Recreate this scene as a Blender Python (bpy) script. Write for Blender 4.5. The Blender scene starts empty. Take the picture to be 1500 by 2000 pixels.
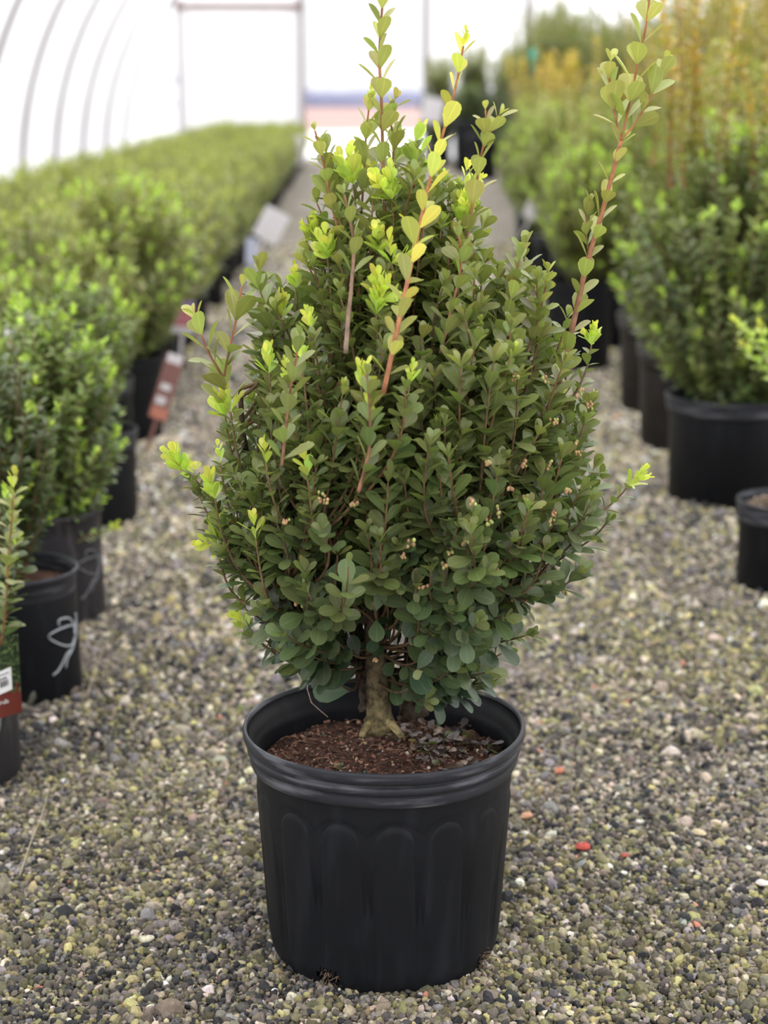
import bpy, math, random
import numpy as np
from mathutils import Vector, Matrix
PI = math.pi
SC = bpy.context.scene
COL = SC.collection

# ------------------------------------------------------------------ camera
FPX = 3380.0; PITCH = math.radians(13.48); YAW = math.radians(0.85); CAMH = 1.071
cd = bpy.data.cameras.new('camera'); cam = bpy.data.objects.new('camera', cd); COL.objects.link(cam)
cd.sensor_fit = 'VERTICAL'; cd.sensor_height = 36.0; cd.sensor_width = 27.0
cd.lens = FPX / 2000 * 36.0
cam.location = (0, 0, CAMH)
cam.rotation_euler = (PI/2 - PITCH, 0, -YAW)
cd.clip_start = 0.05; cd.clip_end = 900
cd.dof.use_dof = True; cd.dof.focus_distance = 2.06; cd.dof.aperture_fstop = 3.8
SC.camera = cam
# ------------------------------------------------------------------ world (bright overcast sky, brighter overhead)
W = bpy.data.worlds.new('sky'); SC.world = W; W.use_nodes = True
nt = W.node_tree; nt.nodes.clear()
wo = nt.nodes.new('ShaderNodeOutputWorld'); bg = nt.nodes.new('ShaderNodeBackground')
tc = nt.nodes.new('ShaderNodeTexCoord'); sx = nt.nodes.new('ShaderNodeSeparateXYZ'); rp = nt.nodes.new('ShaderNodeValToRGB')
nt.links.new(tc.outputs['Generated'], sx.inputs[0]); nt.links.new(sx.outputs['Z'], rp.inputs[0])
rp.color_ramp.elements[0].position = 0.0; rp.color_ramp.elements[0].color = (.44, .44, .455, 1)
rp.color_ramp.elements[1].position = 1.0; rp.color_ramp.elements[1].color = (1, 1, 1, 1)
nt.links.new(rp.outputs[0], bg.inputs[0]); bg.inputs[1].default_value = 2.3
nt.links.new(bg.outputs[0], wo.inputs[0])
# soft sun through the cloud, high and a little behind the far end
sd = bpy.data.lights.new('sun', 'SUN'); sd.energy = 3.0; sd.angle = math.radians(25); sd.color = (1, .97, .92)
sun = bpy.data.objects.new('sun', sd); COL.objects.link(sun); sun.rotation_euler = (math.radians(12), math.radians(14), 0)
SC.view_settings.view_transform = 'Standard'; SC.view_settings.look = 'None'
SC.view_settings.exposure = 0.16; SC.view_settings.gamma = 1.0; SC.view_settings.use_curve_mapping = False

# ------------------------------------------------------------------ helpers
def ray(px, py):
    u = (px-750)/FPX; v = (1000-py)/FPX
    cp, sp = math.cos(PITCH), math.sin(PITCH); cy, sy = math.cos(YAW), math.sin(YAW)
    f = cp + v*sp; z = -sp + v*cp           # forward (horizontal), up
    return Vector((u*cy + f*sy, -u*sy + f*cy, z))
def G(px, py, z=0.0):                       # point on the ground (or at height z)
    d = ray(px, py); t = (z-CAMH)/d.z
    return Vector((d.x*t, d.y*t, z))
def VY(px, py, Y):                          # point at world depth Y
    d = ray(px, py); t = Y/d.y
    return Vector((d.x*t, Y, CAMH+d.z*t))
def link(o, parent=None):
    COL.objects.link(o)
    if parent: o.parent = parent
    return o
def mesh_np(name, V, F, mat, parent=None, smooth=True, attrs=None):
    V = np.asarray(V, dtype=np.float32)
    me = bpy.data.meshes.new(name)
    if isinstance(F, np.ndarray):
        F = [F]
    nl = sum(f.size for f in F); nf = sum(len(f) for f in F)
    me.vertices.add(len(V)); me.vertices.foreach_set('co', V.ravel())
    me.loops.add(nl); me.polygons.add(nf)
    idx = np.concatenate([f.ravel() for f in F]).astype(np.int32)
    cnt = np.concatenate([np.full(len(f), f.shape[1]) for f in F])
    st = np.concatenate([[0], np.cumsum(cnt)[:-1]]).astype(np.int32)
    me.loops.foreach_set('vertex_index', idx)
    me.polygons.foreach_set('loop_start', st)
    me.polygons.foreach_set('use_smooth', np.full(nf, smooth))
    if attrs:
        for k, (typ, arr) in attrs.items():
            a = me.attributes.new(k, typ, 'POINT')
            arr = np.asarray(arr, dtype=np.float32)
            a.data.foreach_set({'FLOAT_COLOR': 'color', 'FLOAT_VECTOR': 'vector', 'FLOAT': 'value'}[typ], arr.ravel())
    me.update(calc_edges=True); me.validate()
    if mat: me.materials.append(mat)
    return link(bpy.data.objects.new(name, me), parent)
class MB:
    def __init__(s): s.v = []; s.q = []; s.t = []; s.c = []; s.n = 0
    def add(s, v, q=None, t=None, c=None):
        v = np.asarray(v, float)
        if q is not None and len(q): s.q.append(np.asarray(q)+s.n)
        if t is not None and len(t): s.t.append(np.asarray(t)+s.n)
        s.v.append(v); s.n += len(v)
        c = (1, 1, 1) if c is None else c
        c = np.asarray(c, float)
        if c.ndim == 1: c = np.tile(c, (len(v), 1))
        s.c.append(c)
    def tube(s, pts, rad, n=6, c=None, cap=True):
        pts = np.asarray(pts, float); m = len(pts)
        rad = np.broadcast_to(np.asarray(rad, float), (m,))
        T = np.gradient(pts, axis=0); T /= np.linalg.norm(T, axis=1)[:, None]+1e-12
        ref = np.array([0.13, 0.21, 0.97]) if abs(T[:, 2]).mean() < .9 else np.array([.97, .2, .1])
        A = np.cross(T, ref); A /= np.linalg.norm(A, axis=1)[:, None]+1e-12
        B = np.cross(T, A)
        th = np.arange(n)*2*PI/n
        V = pts[:, None]+rad[:, None, None]*(A[:, None]*np.cos(th)[None, :, None]+B[:, None]*np.sin(th)[None, :, None])
        V = V.reshape(-1, 3); i = np.arange(m-1)[:, None]*n; j = np.arange(n)[None]; k = (j+1) % n
        q = np.stack([i+j, i+k, i+n+k, i+n+j], -1).reshape(-1, 4)
        V = np.vstack([V, pts[0], pts[-1]]); t = []
        if cap:
            a = m*n
            for jj in range(n):
                kk = (jj+1) % n
                t.append((a, kk, jj)); t.append((a+1, (m-1)*n+jj, (m-1)*n+kk))
        if c is not None:
            c = np.asarray(c, float)
            if c.ndim == 2: c = np.vstack([np.repeat(c, n, 0), c[0], c[-1]])
        s.add(V, q, t, c)
    def box(s, x0, x1, y0, y1, z0, z1, c=None, M=None):
        v = np.array([(x, y, z) for z in (z0, z1) for y in (y0, y1) for x in (x0, x1)], float)
        if M is not None: v = np.array([tuple(M @ Vector(p)) for p in v])
        s.add(v, [(0, 2, 3, 1), (4, 5, 7, 6), (0, 1, 5, 4), (2, 6, 7, 3), (0, 4, 6, 2), (1, 3, 7, 5)], None, c)
    def build(s, name, mat, parent=None, smooth=True):
        F = []
        if s.q: F.append(np.vstack(s.q))
        if s.t: F.append(np.vstack(s.t))
        C = np.vstack(s.c); C = np.hstack([C, np.ones((len(C), 1))])
        return mesh_np(name, np.vstack(s.v), F, mat, parent, smooth, {'col': ('FLOAT_COLOR', C)})
def lathe(prof, n=48, cap_bottom=False):
    prof = np.asarray(prof, float); m = len(prof); th = np.arange(n)*2*PI/n
    V = np.stack([prof[:, 0][:, None]*np.cos(th), prof[:, 0][:, None]*np.sin(th), np.repeat(prof[:, 1][:, None], n, 1)], -1).reshape(-1, 3)
    i = np.arange(m-1)[:, None]*n; j = np.arange(n)[None]; k = (j+1) % n
    q = np.stack([i+j, i+k, i+n+k, i+n+j], -1).reshape(-1, 4)
    return V, q
def thing(name, loc, label, cat, group=None, rz=0):
    o = bpy.data.objects.new(name, None); COL.objects.link(o); o.location = loc; o.rotation_euler = (0, 0, rz)
    o.empty_display_size = .1
    o['label'] = label; o['category'] = cat
    if group: o['group'] = group
    return o
def tag(o, label=None, cat=None, group=None, kind=None):
    for k, v in (('label', label), ('category', cat), ('group', group), ('kind', kind)):
        if v: o[k] = v
    return o
def struct(o): o['kind'] = 'structure'; return o
def dup(root, loc, rz=0, scale=1.0, label=None, group=None):
    r = root.copy(); COL.objects.link(r); r.location = loc; r.rotation_euler = (0, 0, rz); r.scale = (scale,)*3
    if label: r['label'] = label
    if group: r['group'] = group
    for ch in list(root.children):
        c = ch.copy(); COL.objects.link(c); c.parent = r
        for g in list(ch.children):
            d = g.copy(); COL.objects.link(d); d.parent = c
    return r

# ------------------------------------------------------------------ materials
def newmat(name):
    m = bpy.data.materials.new(name); m.use_nodes = True; n = m.node_tree.nodes
    b = n.get('Principled BSDF'); return m, m.node_tree, b
def N(nt, typ, **kw):
    n = nt.nodes.new(typ)
    for k, v in kw.items(): setattr(n, k, v)
    return n
def plain(name, col, rough=.5, metal=0, spec=.5):
    m, nt, b = newmat(name); b.inputs['Base Color'].default_value = (*col, 1); b.inputs['Roughness'].default_value = rough
    b.inputs['Metallic'].default_value = metal; b.inputs['Specular IOR Level'].default_value = spec; return m
def noisy(name, c0, c1, scale=8, rough=.6, bump=.0, detail=6, lo=.35, hi=.65, spec=.5, bscale=None, dist=.002):
    m, nt, b = newmat(name)
    tc = N(nt, 'ShaderNodeTexCoord'); nz = N(nt, 'ShaderNodeTexNoise'); nz.inputs['Scale'].default_value = scale; nz.inputs['Detail'].default_value = detail
    r = N(nt, 'ShaderNodeValToRGB'); r.color_ramp.elements[0].position = lo; r.color_ramp.elements[1].position = hi
    r.color_ramp.elements[0].color = (*c0, 1); r.color_ramp.elements[1].color = (*c1, 1)
    nt.links.new(tc.outputs['Object'], nz.inputs['Vector']); nt.links.new(nz.outputs['Fac'], r.inputs[0]); nt.links.new(r.outputs[0], b.inputs['Base Color'])
    b.inputs['Roughness'].default_value = rough; b.inputs['Specular IOR Level'].default_value = spec
    if bump:
        nb = N(nt, 'ShaderNodeTexNoise'); nb.inputs['Scale'].default_value = bscale or scale*4; nb.inputs['Detail'].default_value = 8
        bp = N(nt, 'ShaderNodeBump'); bp.inputs['Strength'].default_value = bump; bp.inputs['Distance'].default_value = dist
        nt.links.new(tc.outputs['Object'], nb.inputs['Vector']); nt.links.new(nb.outputs['Fac'], bp.inputs['Height']); nt.links.new(bp.outputs[0], b.inputs['Normal'])
    return m
def colmat(name, rough=.6, spec=.5, noise=.0, nscale=60, bump=0, instancer=False):
    m, nt, b = newmat(name)
    a = N(nt, 'ShaderNodeAttribute'); a.attribute_name = 'col'
    if instancer: a.attribute_type = 'INSTANCER'
    out = a.outputs['Color']
    tc = N(nt, 'ShaderNodeTexCoord'); nz = N(nt, 'ShaderNodeTexNoise'); nz.inputs['Scale'].default_value = nscale; nz.inputs['Detail'].default_value = 6
    nt.links.new(tc.outputs['Object'], nz.inputs['Vector'])
    if noise:
        mr = N(nt, 'ShaderNodeMapRange'); mr.inputs['From Min'].default_value = .3; mr.inputs['From Max'].default_value = .7
        mr.inputs['To Min'].default_value = 1-noise; mr.inputs['To Max'].default_value = 1+noise
        vm = N(nt, 'ShaderNodeVectorMath', operation='SCALE')
        nt.links.new(nz.outputs['Fac'], mr.inputs['Value']); nt.links.new(out, vm.inputs[0]); nt.links.new(mr.outputs[0], vm.inputs['Scale']); out = vm.outputs[0]
    nt.links.new(out, b.inputs['Base Color'])
    if bump:
        bp = N(nt, 'ShaderNodeBump'); bp.inputs['Strength'].default_value = bump; bp.inputs['Distance'].default_value = .002
        nt.links.new(nz.outputs['Fac'], bp.inputs['Height']); nt.links.new(bp.outputs[0], b.inputs['Normal'])
    b.inputs['Roughness'].default_value = rough; b.inputs['Specular IOR Level'].default_value = spec
    return m
def leafmat():
    m, nt, b = newmat('leaf'); L = nt.links.new
    a = N(nt, 'ShaderNodeAttribute'); a.attribute_name = 'col'
    u = N(nt, 'ShaderNodeAttribute'); u.attribute_name = 'luv'
    sp = N(nt, 'ShaderNodeSeparateXYZ'); L(u.outputs['Vector'], sp.inputs[0])
    ab = N(nt, 'ShaderNodeMath', operation='ABSOLUTE'); L(sp.outputs['X'], ab.inputs[0])
    mid = N(nt, 'ShaderNodeMapRange'); L(ab.outputs[0], mid.inputs['Value'])
    mid.inputs['From Min'].default_value = .02; mid.inputs['From Max'].default_value = .14; mid.inputs['To Min'].default_value = .4; mid.inputs['To Max'].default_value = 0
    ed = N(nt, 'ShaderNodeMapRange'); L(ab.outputs[0], ed.inputs['Value'])
    ed.inputs['From Min'].default_value = .86; ed.inputs['From Max'].default_value = 1.0; ed.inputs['To Min'].default_value = 0; ed.inputs['To Max'].default_value = .45
    ad = N(nt, 'ShaderNodeMath', operation='ADD'); L(mid.outputs[0], ad.inputs[0]); L(ed.outputs[0], ad.inputs[1])
    lt = N(nt, 'ShaderNodeVectorMath', operation='MULTIPLY_ADD'); L(a.outputs['Color'], lt.inputs[0]); lt.inputs[1].default_value = (1.35, 1.35, 1.3); lt.inputs[2].default_value = (.05, .055, .03)
    mx = N(nt, 'ShaderNodeMix', data_type='RGBA'); L(ad.outputs[0], mx.inputs['Factor']); L(a.outputs['Color'], mx.inputs['A']); L(lt.outputs[0], mx.inputs['B'])
    L(mx.outputs['Result'], b.inputs['Base Color'])
    b.inputs['Roughness'].default_value = .36; b.inputs['Specular IOR Level'].default_value = .6
    tr = N(nt, 'ShaderNodeBsdfTranslucent'); tm = N(nt, 'ShaderNodeVectorMath', operation='MULTIPLY'); L(mx.outputs['Result'], tm.inputs[0]); tm.inputs[1].default_value = (1.5, 1.7, .8)
    L(tm.outputs[0], tr.inputs[0])
    ms = N(nt, 'ShaderNodeMixShader'); ms.inputs[0].default_value = .28
    out = nt.nodes['Material Output']; L(b.outputs[0], ms.inputs[1]); L(tr.outputs[0], ms.inputs[2]); L(ms.outputs[0], out.inputs[0])
    return m
M_leaf = leafmat()
M_stem = colmat('stem', .75, .3, .35, 90, .5)
M_bark = colmat('bark', .9, .2, .75, 110, 1.0)
M_bits = colmat('bits', .85, .25, .25, 120)
M_stone = colmat('stone', .75, .35, .32, 2.2, 0, True)
M_galv = plain('galvanised', (.36, .33, .345), .55, 0.0)
M_galvred = noisy('rusty_steel', (.16, .075, .065), (.26, .17, .16), 6, .7)
def filmmat():
    m, nt, b = newmat('poly_film'); L = nt.links.new
    d = N(nt, 'ShaderNodeBsdfDiffuse'); d.inputs[0].default_value = (.86, .86, .87, 1)
    t = N(nt, 'ShaderNodeBsdfTranslucent'); t.inputs[0].default_value = (.95, .95, .96, 1)
    ms = N(nt, 'ShaderNodeMixShader'); ms.inputs[0].default_value = .72
    L(d.outputs[0], ms.inputs[1]); L(t.outputs[0], ms.inputs[2]); L(ms.outputs[0], nt.nodes['Material Output'].inputs[0]); return m
M_film = filmmat()
def potmat(name, c0, c1, rough0=.38, rough1=.62, dust=(.10, .10, .115), dfac=.35, scl=(30, 30, 5)):
    m, nt, b = newmat(name); L = nt.links.new
    tc = N(nt, 'ShaderNodeTexCoord')
    n1 = N(nt, 'ShaderNodeTexNoise'); n1.inputs['Scale'].default_value = 9; n1.inputs['Detail'].default_value = 8; n1.inputs['Roughness'].default_value = .65
    L(tc.outputs['Object'], n1.inputs['Vector'])
    r1 = N(nt, 'ShaderNodeMix', data_type='RGBA'); r1.inputs['A'].default_value = (*c0, 1); r1.inputs['B'].default_value = (*c1, 1); L(n1.outputs['Fac'], r1.inputs['Factor'])
    mp = N(nt, 'ShaderNodeMapping'); mp.inputs['Scale'].default_value = scl; L(tc.outputs['Object'], mp.inputs[0])
    n2 = N(nt, 'ShaderNodeTexNoise'); n2.inputs['Scale'].default_value = 1.6; n2.inputs['Detail'].default_value = 10; L(mp.outputs[0], n2.inputs['Vector'])
    mr = N(nt, 'ShaderNodeMapRange'); mr.inputs['From Min'].default_value = .52; mr.inputs['From Max'].default_value = .75; mr.inputs['To Max'].default_value = dfac; L(n2.outputs['Fac'], mr.inputs['Value'])
    mx = N(nt, 'ShaderNodeMix', data_type='RGBA'); L(mr.outputs[0], mx.inputs['Factor']); L(r1.outputs['Result'], mx.inputs['A']); mx.inputs['B'].default_value = (*dust, 1)
    L(mx.outputs['Result'], b.inputs['Base Color'])
    rr = N(nt, 'ShaderNodeMapRange'); rr.inputs['To Min'].default_value = rough0; rr.inputs['To Max'].default_value = rough1; L(n1.outputs['Fac'], rr.inputs['Value']); L(rr.outputs[0], b.inputs['Roughness'])
    bp = N(nt, 'ShaderNodeBump'); bp.inputs['Strength'].default_value = .25; bp.inputs['Distance'].default_value = .001; L(n2.outputs['Fac'], bp.inputs['Height']); L(bp.outputs[0], b.inputs['Normal'])
    b.inputs['Specular IOR Level'].default_value = .25
    return m
M_pot = potmat('black_plastic', (.004, .0048, .0068), (.009, .0105, .0145), .42, .65, dust=(.035, .039, .05), dfac=.3)
M_rim = potmat('scuffed_black_plastic', (.014, .015, .019), (.042, .045, .056), .34, .55, (.20, .205, .235), .8, (7, 7, 60))
M_potb = potmat('brownish_plastic', (.014, .012, .012), (.03, .025, .025), dust=(.09, .08, .08))
M_potrb = potmat('brownish_rim_plastic', (.04, .036, .038), (.08, .075, .08), dust=(.14, .13, .14))
M_potg = potmat('dusty_grey_plastic', (.014, .014, .018), (.05, .047, .052), dust=(.14, .125, .125), dfac=.6)
M_soil = noisy('soil', (.035, .020, .015), (.13, .07, .05), 70, .95, 1.0, 8, .3, .7, .1, 160, .004)
M_white = plain('white_print', (.45, .48, .52), .5)
M_paper = plain('white_label', (.85, .85, .87), .4)
M_tagred = plain('brown_red_print', (.13, .022, .014), .35)
M_ink = plain('black_ink', (.03, .03, .035), .5)

# ------------------------------------------------------------------ floor and gravel
def floormat():
    m, nt, b = newmat('gravel_floor'); L = nt.links.new
    tc = N(nt, 'ShaderNodeTexCoord')
    vo = N(nt, 'ShaderNodeTexVoronoi'); vo.inputs['Scale'].default_value = 75; L(tc.outputs['Object'], vo.inputs['Vector'])
    sp = N(nt, 'ShaderNodeSeparateColor'); L(vo.outputs['Color'], sp.inputs[0])
    r = N(nt, 'ShaderNodeValToRGB'); e = r.color_ramp.elements
    e[0].position = 0; e[0].color = (.08, .076, .074, 1); e[1].position = 1; e[1].color = (.62, .56, .50, 1)
    for p, c in ((.25, (.19, .175, .155)), (.5, (.31, .28, .24)), (.75, (.46, .41, .36))):
        x = e.new(p); x.color = (*c, 1)
    L(sp.outputs[0], r.inputs[0])
    nz = N(nt, 'ShaderNodeTexNoise'); nz.inputs['Scale'].default_value = 1.2; nz.inputs['Detail'].default_value = 5; L(tc.outputs['Object'], nz.inputs['Vector'])
    mx = N(nt, 'ShaderNodeMix', data_type='RGBA', blend_type='MULTIPLY'); mx.inputs['Factor'].default_value = 1
    r2 = N(nt, 'ShaderNodeValToRGB'); r2.color_ramp.elements[0].position = .35; r2.color_ramp.elements[1].position = .65
    r2.color_ramp.elements[0].color = (.75, .75, .68, 1); r2.color_ramp.elements[1].color = (1.0, .97, .97, 1); L(nz.outputs['Fac'], r2.inputs[0])
    L(r.outputs[0], mx.inputs['A']); L(r2.outputs[0], mx.inputs['B']); L(mx.outputs['Result'], b.inputs['Base Color'])
    bp = N(nt, 'ShaderNodeBump'); bp.inputs['Strength'].default_value = 1; bp.inputs['Distance'].default_value = .006; bp.invert = True
    L(vo.outputs['Distance'], bp.inputs['Height']); L(bp.outputs[0], b.inputs['Normal']); b.inputs['Roughness'].default_value = .9
    return m
YE = 31.6; XL, XR = -4.2, 5.0; XC = (XL+XR)/2; RH = (XR-XL)/2; YB = -5.0
fl = MB(); fl.add([(XL, YB, 0), (XR, YB, 0), (XR, YE, 0), (XL, YE, 0)], [(0, 1, 2, 3)])
struct(fl.build('floor', floormat()))

def smooth_noise(x, y, seed, f):
    r = np.random.RandomState(seed); s = np.zeros_like(x)
    for k in range(7):
        a = r.uniform(0, 2*PI); ff = f*r.uniform(.6, 1.7); s += np.sin((x*np.cos(a)+y*np.sin(a))*ff*2*PI+r.uniform(0, 6.3))
    return s/7*1.6
def gravel_points():
    R = np.random.RandomState(5); P = []; S = []
    for (y0, y1, cell, sc, layers) in ((1.45, 2.7, .0074, 1.0, 2), (2.7, 4.2, .0095, 1.2, 1), (4.2, 7.5, .0125, 1.3, 1), (7.5, 13, .021, 1.4, 1)):
        for ly in range(layers):
            ys = np.arange(y0, y1, cell); xs = np.arange(-1.3, 1.75, cell)
            X, Y = np.meshgrid(xs, ys); X = X.ravel(); Y = Y.ravel()
            X = X+R.uniform(-.6, .6, len(X))*cell; Y = Y+R.uniform(-.6, .6, len(Y))*cell
            k = (X > -.262*Y-.06) & (X < .285*Y+.06)
            X = X[k]; Y = Y[k]
            s = np.exp(R.normal(0, .30, len(X)))*cell*.56
            s[R.rand(len(X)) < .012] *= 1.7
            P.append(np.stack([X, Y, s*.25+ly*.0025+R.uniform(0, .003, len(X))], 1)); S.append(s)
    P = np.vstack(P); S = np.concatenate(S)
    d = np.hypot(P[:, 0]-.03, P[:, 1]-2.06); k = d > .128
    P = P[k]; S = S[k]; n = len(P)
    moss = smooth_noise(P[:, 0], P[:, 1], 3, .9); dark = smooth_noise(P[:, 0], P[:, 1], 8, 1.4); fine = smooth_noise(P[:, 0], P[:, 1], 11, 3.5)
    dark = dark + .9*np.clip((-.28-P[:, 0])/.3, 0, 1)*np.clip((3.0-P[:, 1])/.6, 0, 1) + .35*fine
    moss = moss + .5*np.clip((P[:, 0])/.5, 0, 1)-.5*np.clip((-.35-P[:, 0])/.3, 0, 1)
    pal = np.array([(.022, .022, .024), (.058, .052, .047), (.115, .100, .080), (.20, .172, .132), (.33, .29, .225), (.17, .155, .078), (.27, .245, .115), (.085, .078, .045), (.15, .138, .138), (.44, .40, .36)])
    base = np.array([.12, .14, .18, .14, .075, .10, .05, .12, .07, .012])
    Wt = np.tile(base, (n, 1))
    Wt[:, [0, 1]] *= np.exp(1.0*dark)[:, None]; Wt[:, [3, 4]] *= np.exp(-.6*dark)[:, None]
    Wt[:, [5, 6, 7]] *= np.exp(1.1*moss)[:, None]
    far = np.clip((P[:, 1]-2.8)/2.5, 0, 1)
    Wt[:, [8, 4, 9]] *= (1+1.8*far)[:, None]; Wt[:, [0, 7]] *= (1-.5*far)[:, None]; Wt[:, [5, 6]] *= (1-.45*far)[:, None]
    Wt /= Wt.sum(1)[:, None]; cs = np.cumsum(Wt, 1); ix = (R.rand(n)[:, None] > cs).sum(1).clip(0, 9)
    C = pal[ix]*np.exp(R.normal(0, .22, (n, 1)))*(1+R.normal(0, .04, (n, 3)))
    red = R.rand(n) < .0012; C[red] = np.array([.36, .15, .10])*R.uniform(.7, 1.2, (red.sum(), 1))
    # damp silt where the path is compacted
    silt = np.clip((smooth_noise(P[:, 0], P[:, 1], 19, 2.0)-.75)/.3, 0, 1)[:, None]*.6
    C = C*(1-silt)+np.array([.15, .125, .108])*silt
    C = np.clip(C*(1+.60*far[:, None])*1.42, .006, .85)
    rot = R.uniform(0, 2*PI, (n, 3)); scl = np.stack([S*R.uniform(.75, 1.35, n), S*R.uniform(.7, 1.2, n), S*R.uniform(.5, .95, n)], 1)
    return P, rot, scl, C
P, rot, scl, C = gravel_points()
gm = bpy.data.meshes.new('gravel'); gm.vertices.add(len(P)); gm.vertices.foreach_set('co', P.astype(np.float32).ravel())
for nm, typ, arr in (('rot', 'FLOAT_VECTOR', rot*[.25, .25, 1]), ('scl', 'FLOAT_VECTOR', scl), ('col', 'FLOAT_COLOR', np.hstack([C, np.ones((len(C), 1))]))):
    a = gm.attributes.new(nm, typ, 'POINT'); a.data.foreach_set('color' if typ == 'FLOAT_COLOR' else 'vector', arr.astype(np.float32).ravel())
gm.materials.append(M_stone); gravel = link(bpy.data.objects.new('gravel', gm))
tag(gravel, 'loose grey, tan and mossy green gravel covering the greenhouse path', 'gravel', None, 'stuff')
def scatter_tree():
    ng = bpy.data.node_groups.new('gravel_scatter', 'GeometryNodeTree'); L = ng.links.new
    ng.interface.new_socket('Geometry', in_out='INPUT', socket_type='NodeSocketGeometry')
    ng.interface.new_socket('Geometry', in_out='OUTPUT', socket_type='NodeSocketGeometry')
    gi = ng.nodes.new('NodeGroupInput'); go = ng.nodes.new('NodeGroupOutput')
    jn = ng.nodes.new('GeometryNodeJoinGeometry')
    for k in range(9):
        ic = ng.nodes.new('GeometryNodeMeshIcoSphere'); ic.inputs['Subdivisions'].default_value = 2; ic.inputs['Radius'].default_value = 1.0
        ps = ng.nodes.new('GeometryNodeInputPosition'); ad = ng.nodes.new('ShaderNodeVectorMath'); ad.operation = 'ADD'; ad.inputs[1].default_value = (k*7.3, k*3.1, 0)
        nz = ng.nodes.new('ShaderNodeTexNoise'); nz.inputs['Scale'].default_value = .9; nz.inputs['Detail'].default_value = 2.0
        sb = ng.nodes.new('ShaderNodeVectorMath'); sb.operation = 'SUBTRACT'; sb.inputs[1].default_value = (.5, .5, .5)
        sc = ng.nodes.new('ShaderNodeVectorMath'); sc.operation = 'SCALE'; sc.inputs['Scale'].default_value = 1.5
        sp = ng.nodes.new('GeometryNodeSetPosition'); g2 = ng.nodes.new('GeometryNodeGeometryToInstance')
        sh = ng.nodes.new('GeometryNodeSetShadeSmooth'); sh.inputs['Shade Smooth'].default_value = (k % 3 == 0)
        mt = ng.nodes.new('GeometryNodeSetMaterial'); mt.inputs['Material'].default_value = M_stone
        L(ps.outputs[0], ad.inputs[0]); L(ad.outputs[0], nz.inputs['Vector']); L(nz.outputs['Color'], sb.inputs[0]); L(sb.outputs[0], sc.inputs[0])
        L(ic.outputs['Mesh'], sp.inputs['Geometry']); L(sc.outputs[0], sp.inputs['Offset']); L(sp.outputs[0], sh.inputs['Geometry']); L(sh.outputs[0], mt.inputs['Geometry'])
        L(mt.outputs[0], g2.inputs[0]); L(g2.outputs[0], jn.inputs[0])
    ip = ng.nodes.new('GeometryNodeInstanceOnPoints'); ip.inputs['Pick Instance'].default_value = True
    L(gi.outputs[0], ip.inputs['Points']); L(jn.outputs[0], ip.inputs['Instance'])
    rv = ng.nodes.new('FunctionNodeRandomValue'); rv.data_type = 'INT'; rv.inputs[4].default_value = 0; rv.inputs[5].default_value = 8; L(rv.outputs[2], ip.inputs['Instance Index'])
    ra = ng.nodes.new('GeometryNodeInputNamedAttribute'); ra.data_type = 'FLOAT_VECTOR'; ra.inputs['Name'].default_value = 'rot'
    sa = ng.nodes.new('GeometryNodeInputNamedAttribute'); sa.data_type = 'FLOAT_VECTOR'; sa.inputs['Name'].default_value = 'scl'
    er = ng.nodes.new('FunctionNodeEulerToRotation'); L(ra.outputs[0], er.inputs[0]); L(er.outputs[0], ip.inputs['Rotation']); L(sa.outputs[0], ip.inputs['Scale'])
    L(ip.outputs[0], go.inputs[0])
    return ng
mod = gravel.modifiers.new('scatter', 'NODES'); mod.node_group = scatter_tree()

# ------------------------------------------------------------------ greenhouse shell
nA = 40; th = np.linspace(0, PI, nA+1)
ys = np.array([YB, YE]); V = []
for y in ys:
    for t in th: V.append((XC-RH*math.cos(t), y, RH*math.sin(t)))
V = np.array(V); i = np.arange(nA); q = np.stack([i, i+nA+1, i+nA+2, i+1], 1)
struct(mesh_np('ceiling', V, q, M_film))
DX0, DX1, DZ = VY(590, 300, YE).x, VY(832, 300, YE).x, 3.05
PXL = VY(357, 300, YE).x; ZH = VY(470, 13, YE).z
def end_wall(name, y, hole):
    mb = MB()
    def strip(x0, x1, zlo):
        n = max(2, int((x1-x0)/.25)); xs = np.linspace(x0, x1, n+1)
        top = np.sqrt(np.maximum(RH**2-(xs-XC)**2, 0))
        v = [(x, y, zlo) for x in xs]+[(x, y, max(t, zlo)) for x, t in zip(xs, top)]
        mb.add(v, [(k, k+1, k+n+2, k+n+1) for k in range(n)])
    if hole:
        strip(XL, DX0, 0); strip(DX1, XR, 0); strip(DX0, DX1, DZ)
    else: strip(XL, XR, 0)
    return struct(mb.build(name, M_film))
end_wall('wall_far', YE, True); end_wall('wall_near', YB, False)
k = 1
for hy in [YE-.06-2.42*j for j in range(0, 15)]:
    mb = MB(); t = np.linspace(0, PI, 49)
    mb.tube(np.stack([XC-(RH-.05)*np.cos(t), np.full(49, hy), (RH-.05)*np.sin(t)], 1), .042, 8)
    struct(mb.build('trim_%d' % k, M_galv)); k += 1
def post(x, z1, w, mat, y=YE-.05, zz0=0):
    global k
    mb = MB(); mb.box(x-w/2, x+w/2, y-.05, y+.04, zz0, z1); o = struct(mb.build('trim_%d' % k, mat, smooth=False)); k += 1; return o
post(PXL, ZH+.12, .10, M_galv); post(DX0, 4.1, .13, M_galv); post(DX1, 4.1, .12, M_galv); post(VY(1030, 100, YE).x, 3.6, .12, M_galv)
mb = MB(); mb.box(DX0, DX1, YE-.1, YE-.02, DZ-.05, DZ+.05); struct(mb.build('trim_%d' % k, M_galv, smooth=False)); k += 1
# long purlins and the ground rails
for (x, z, r) in ((XC, RH-.12, .03),):
    mb = MB(); mb.tube([(x, YB+.05, z), (x, YE-.1, z)], r, 8); struct(mb.build('trim_%d' % k, M_galv)); k += 1
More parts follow.
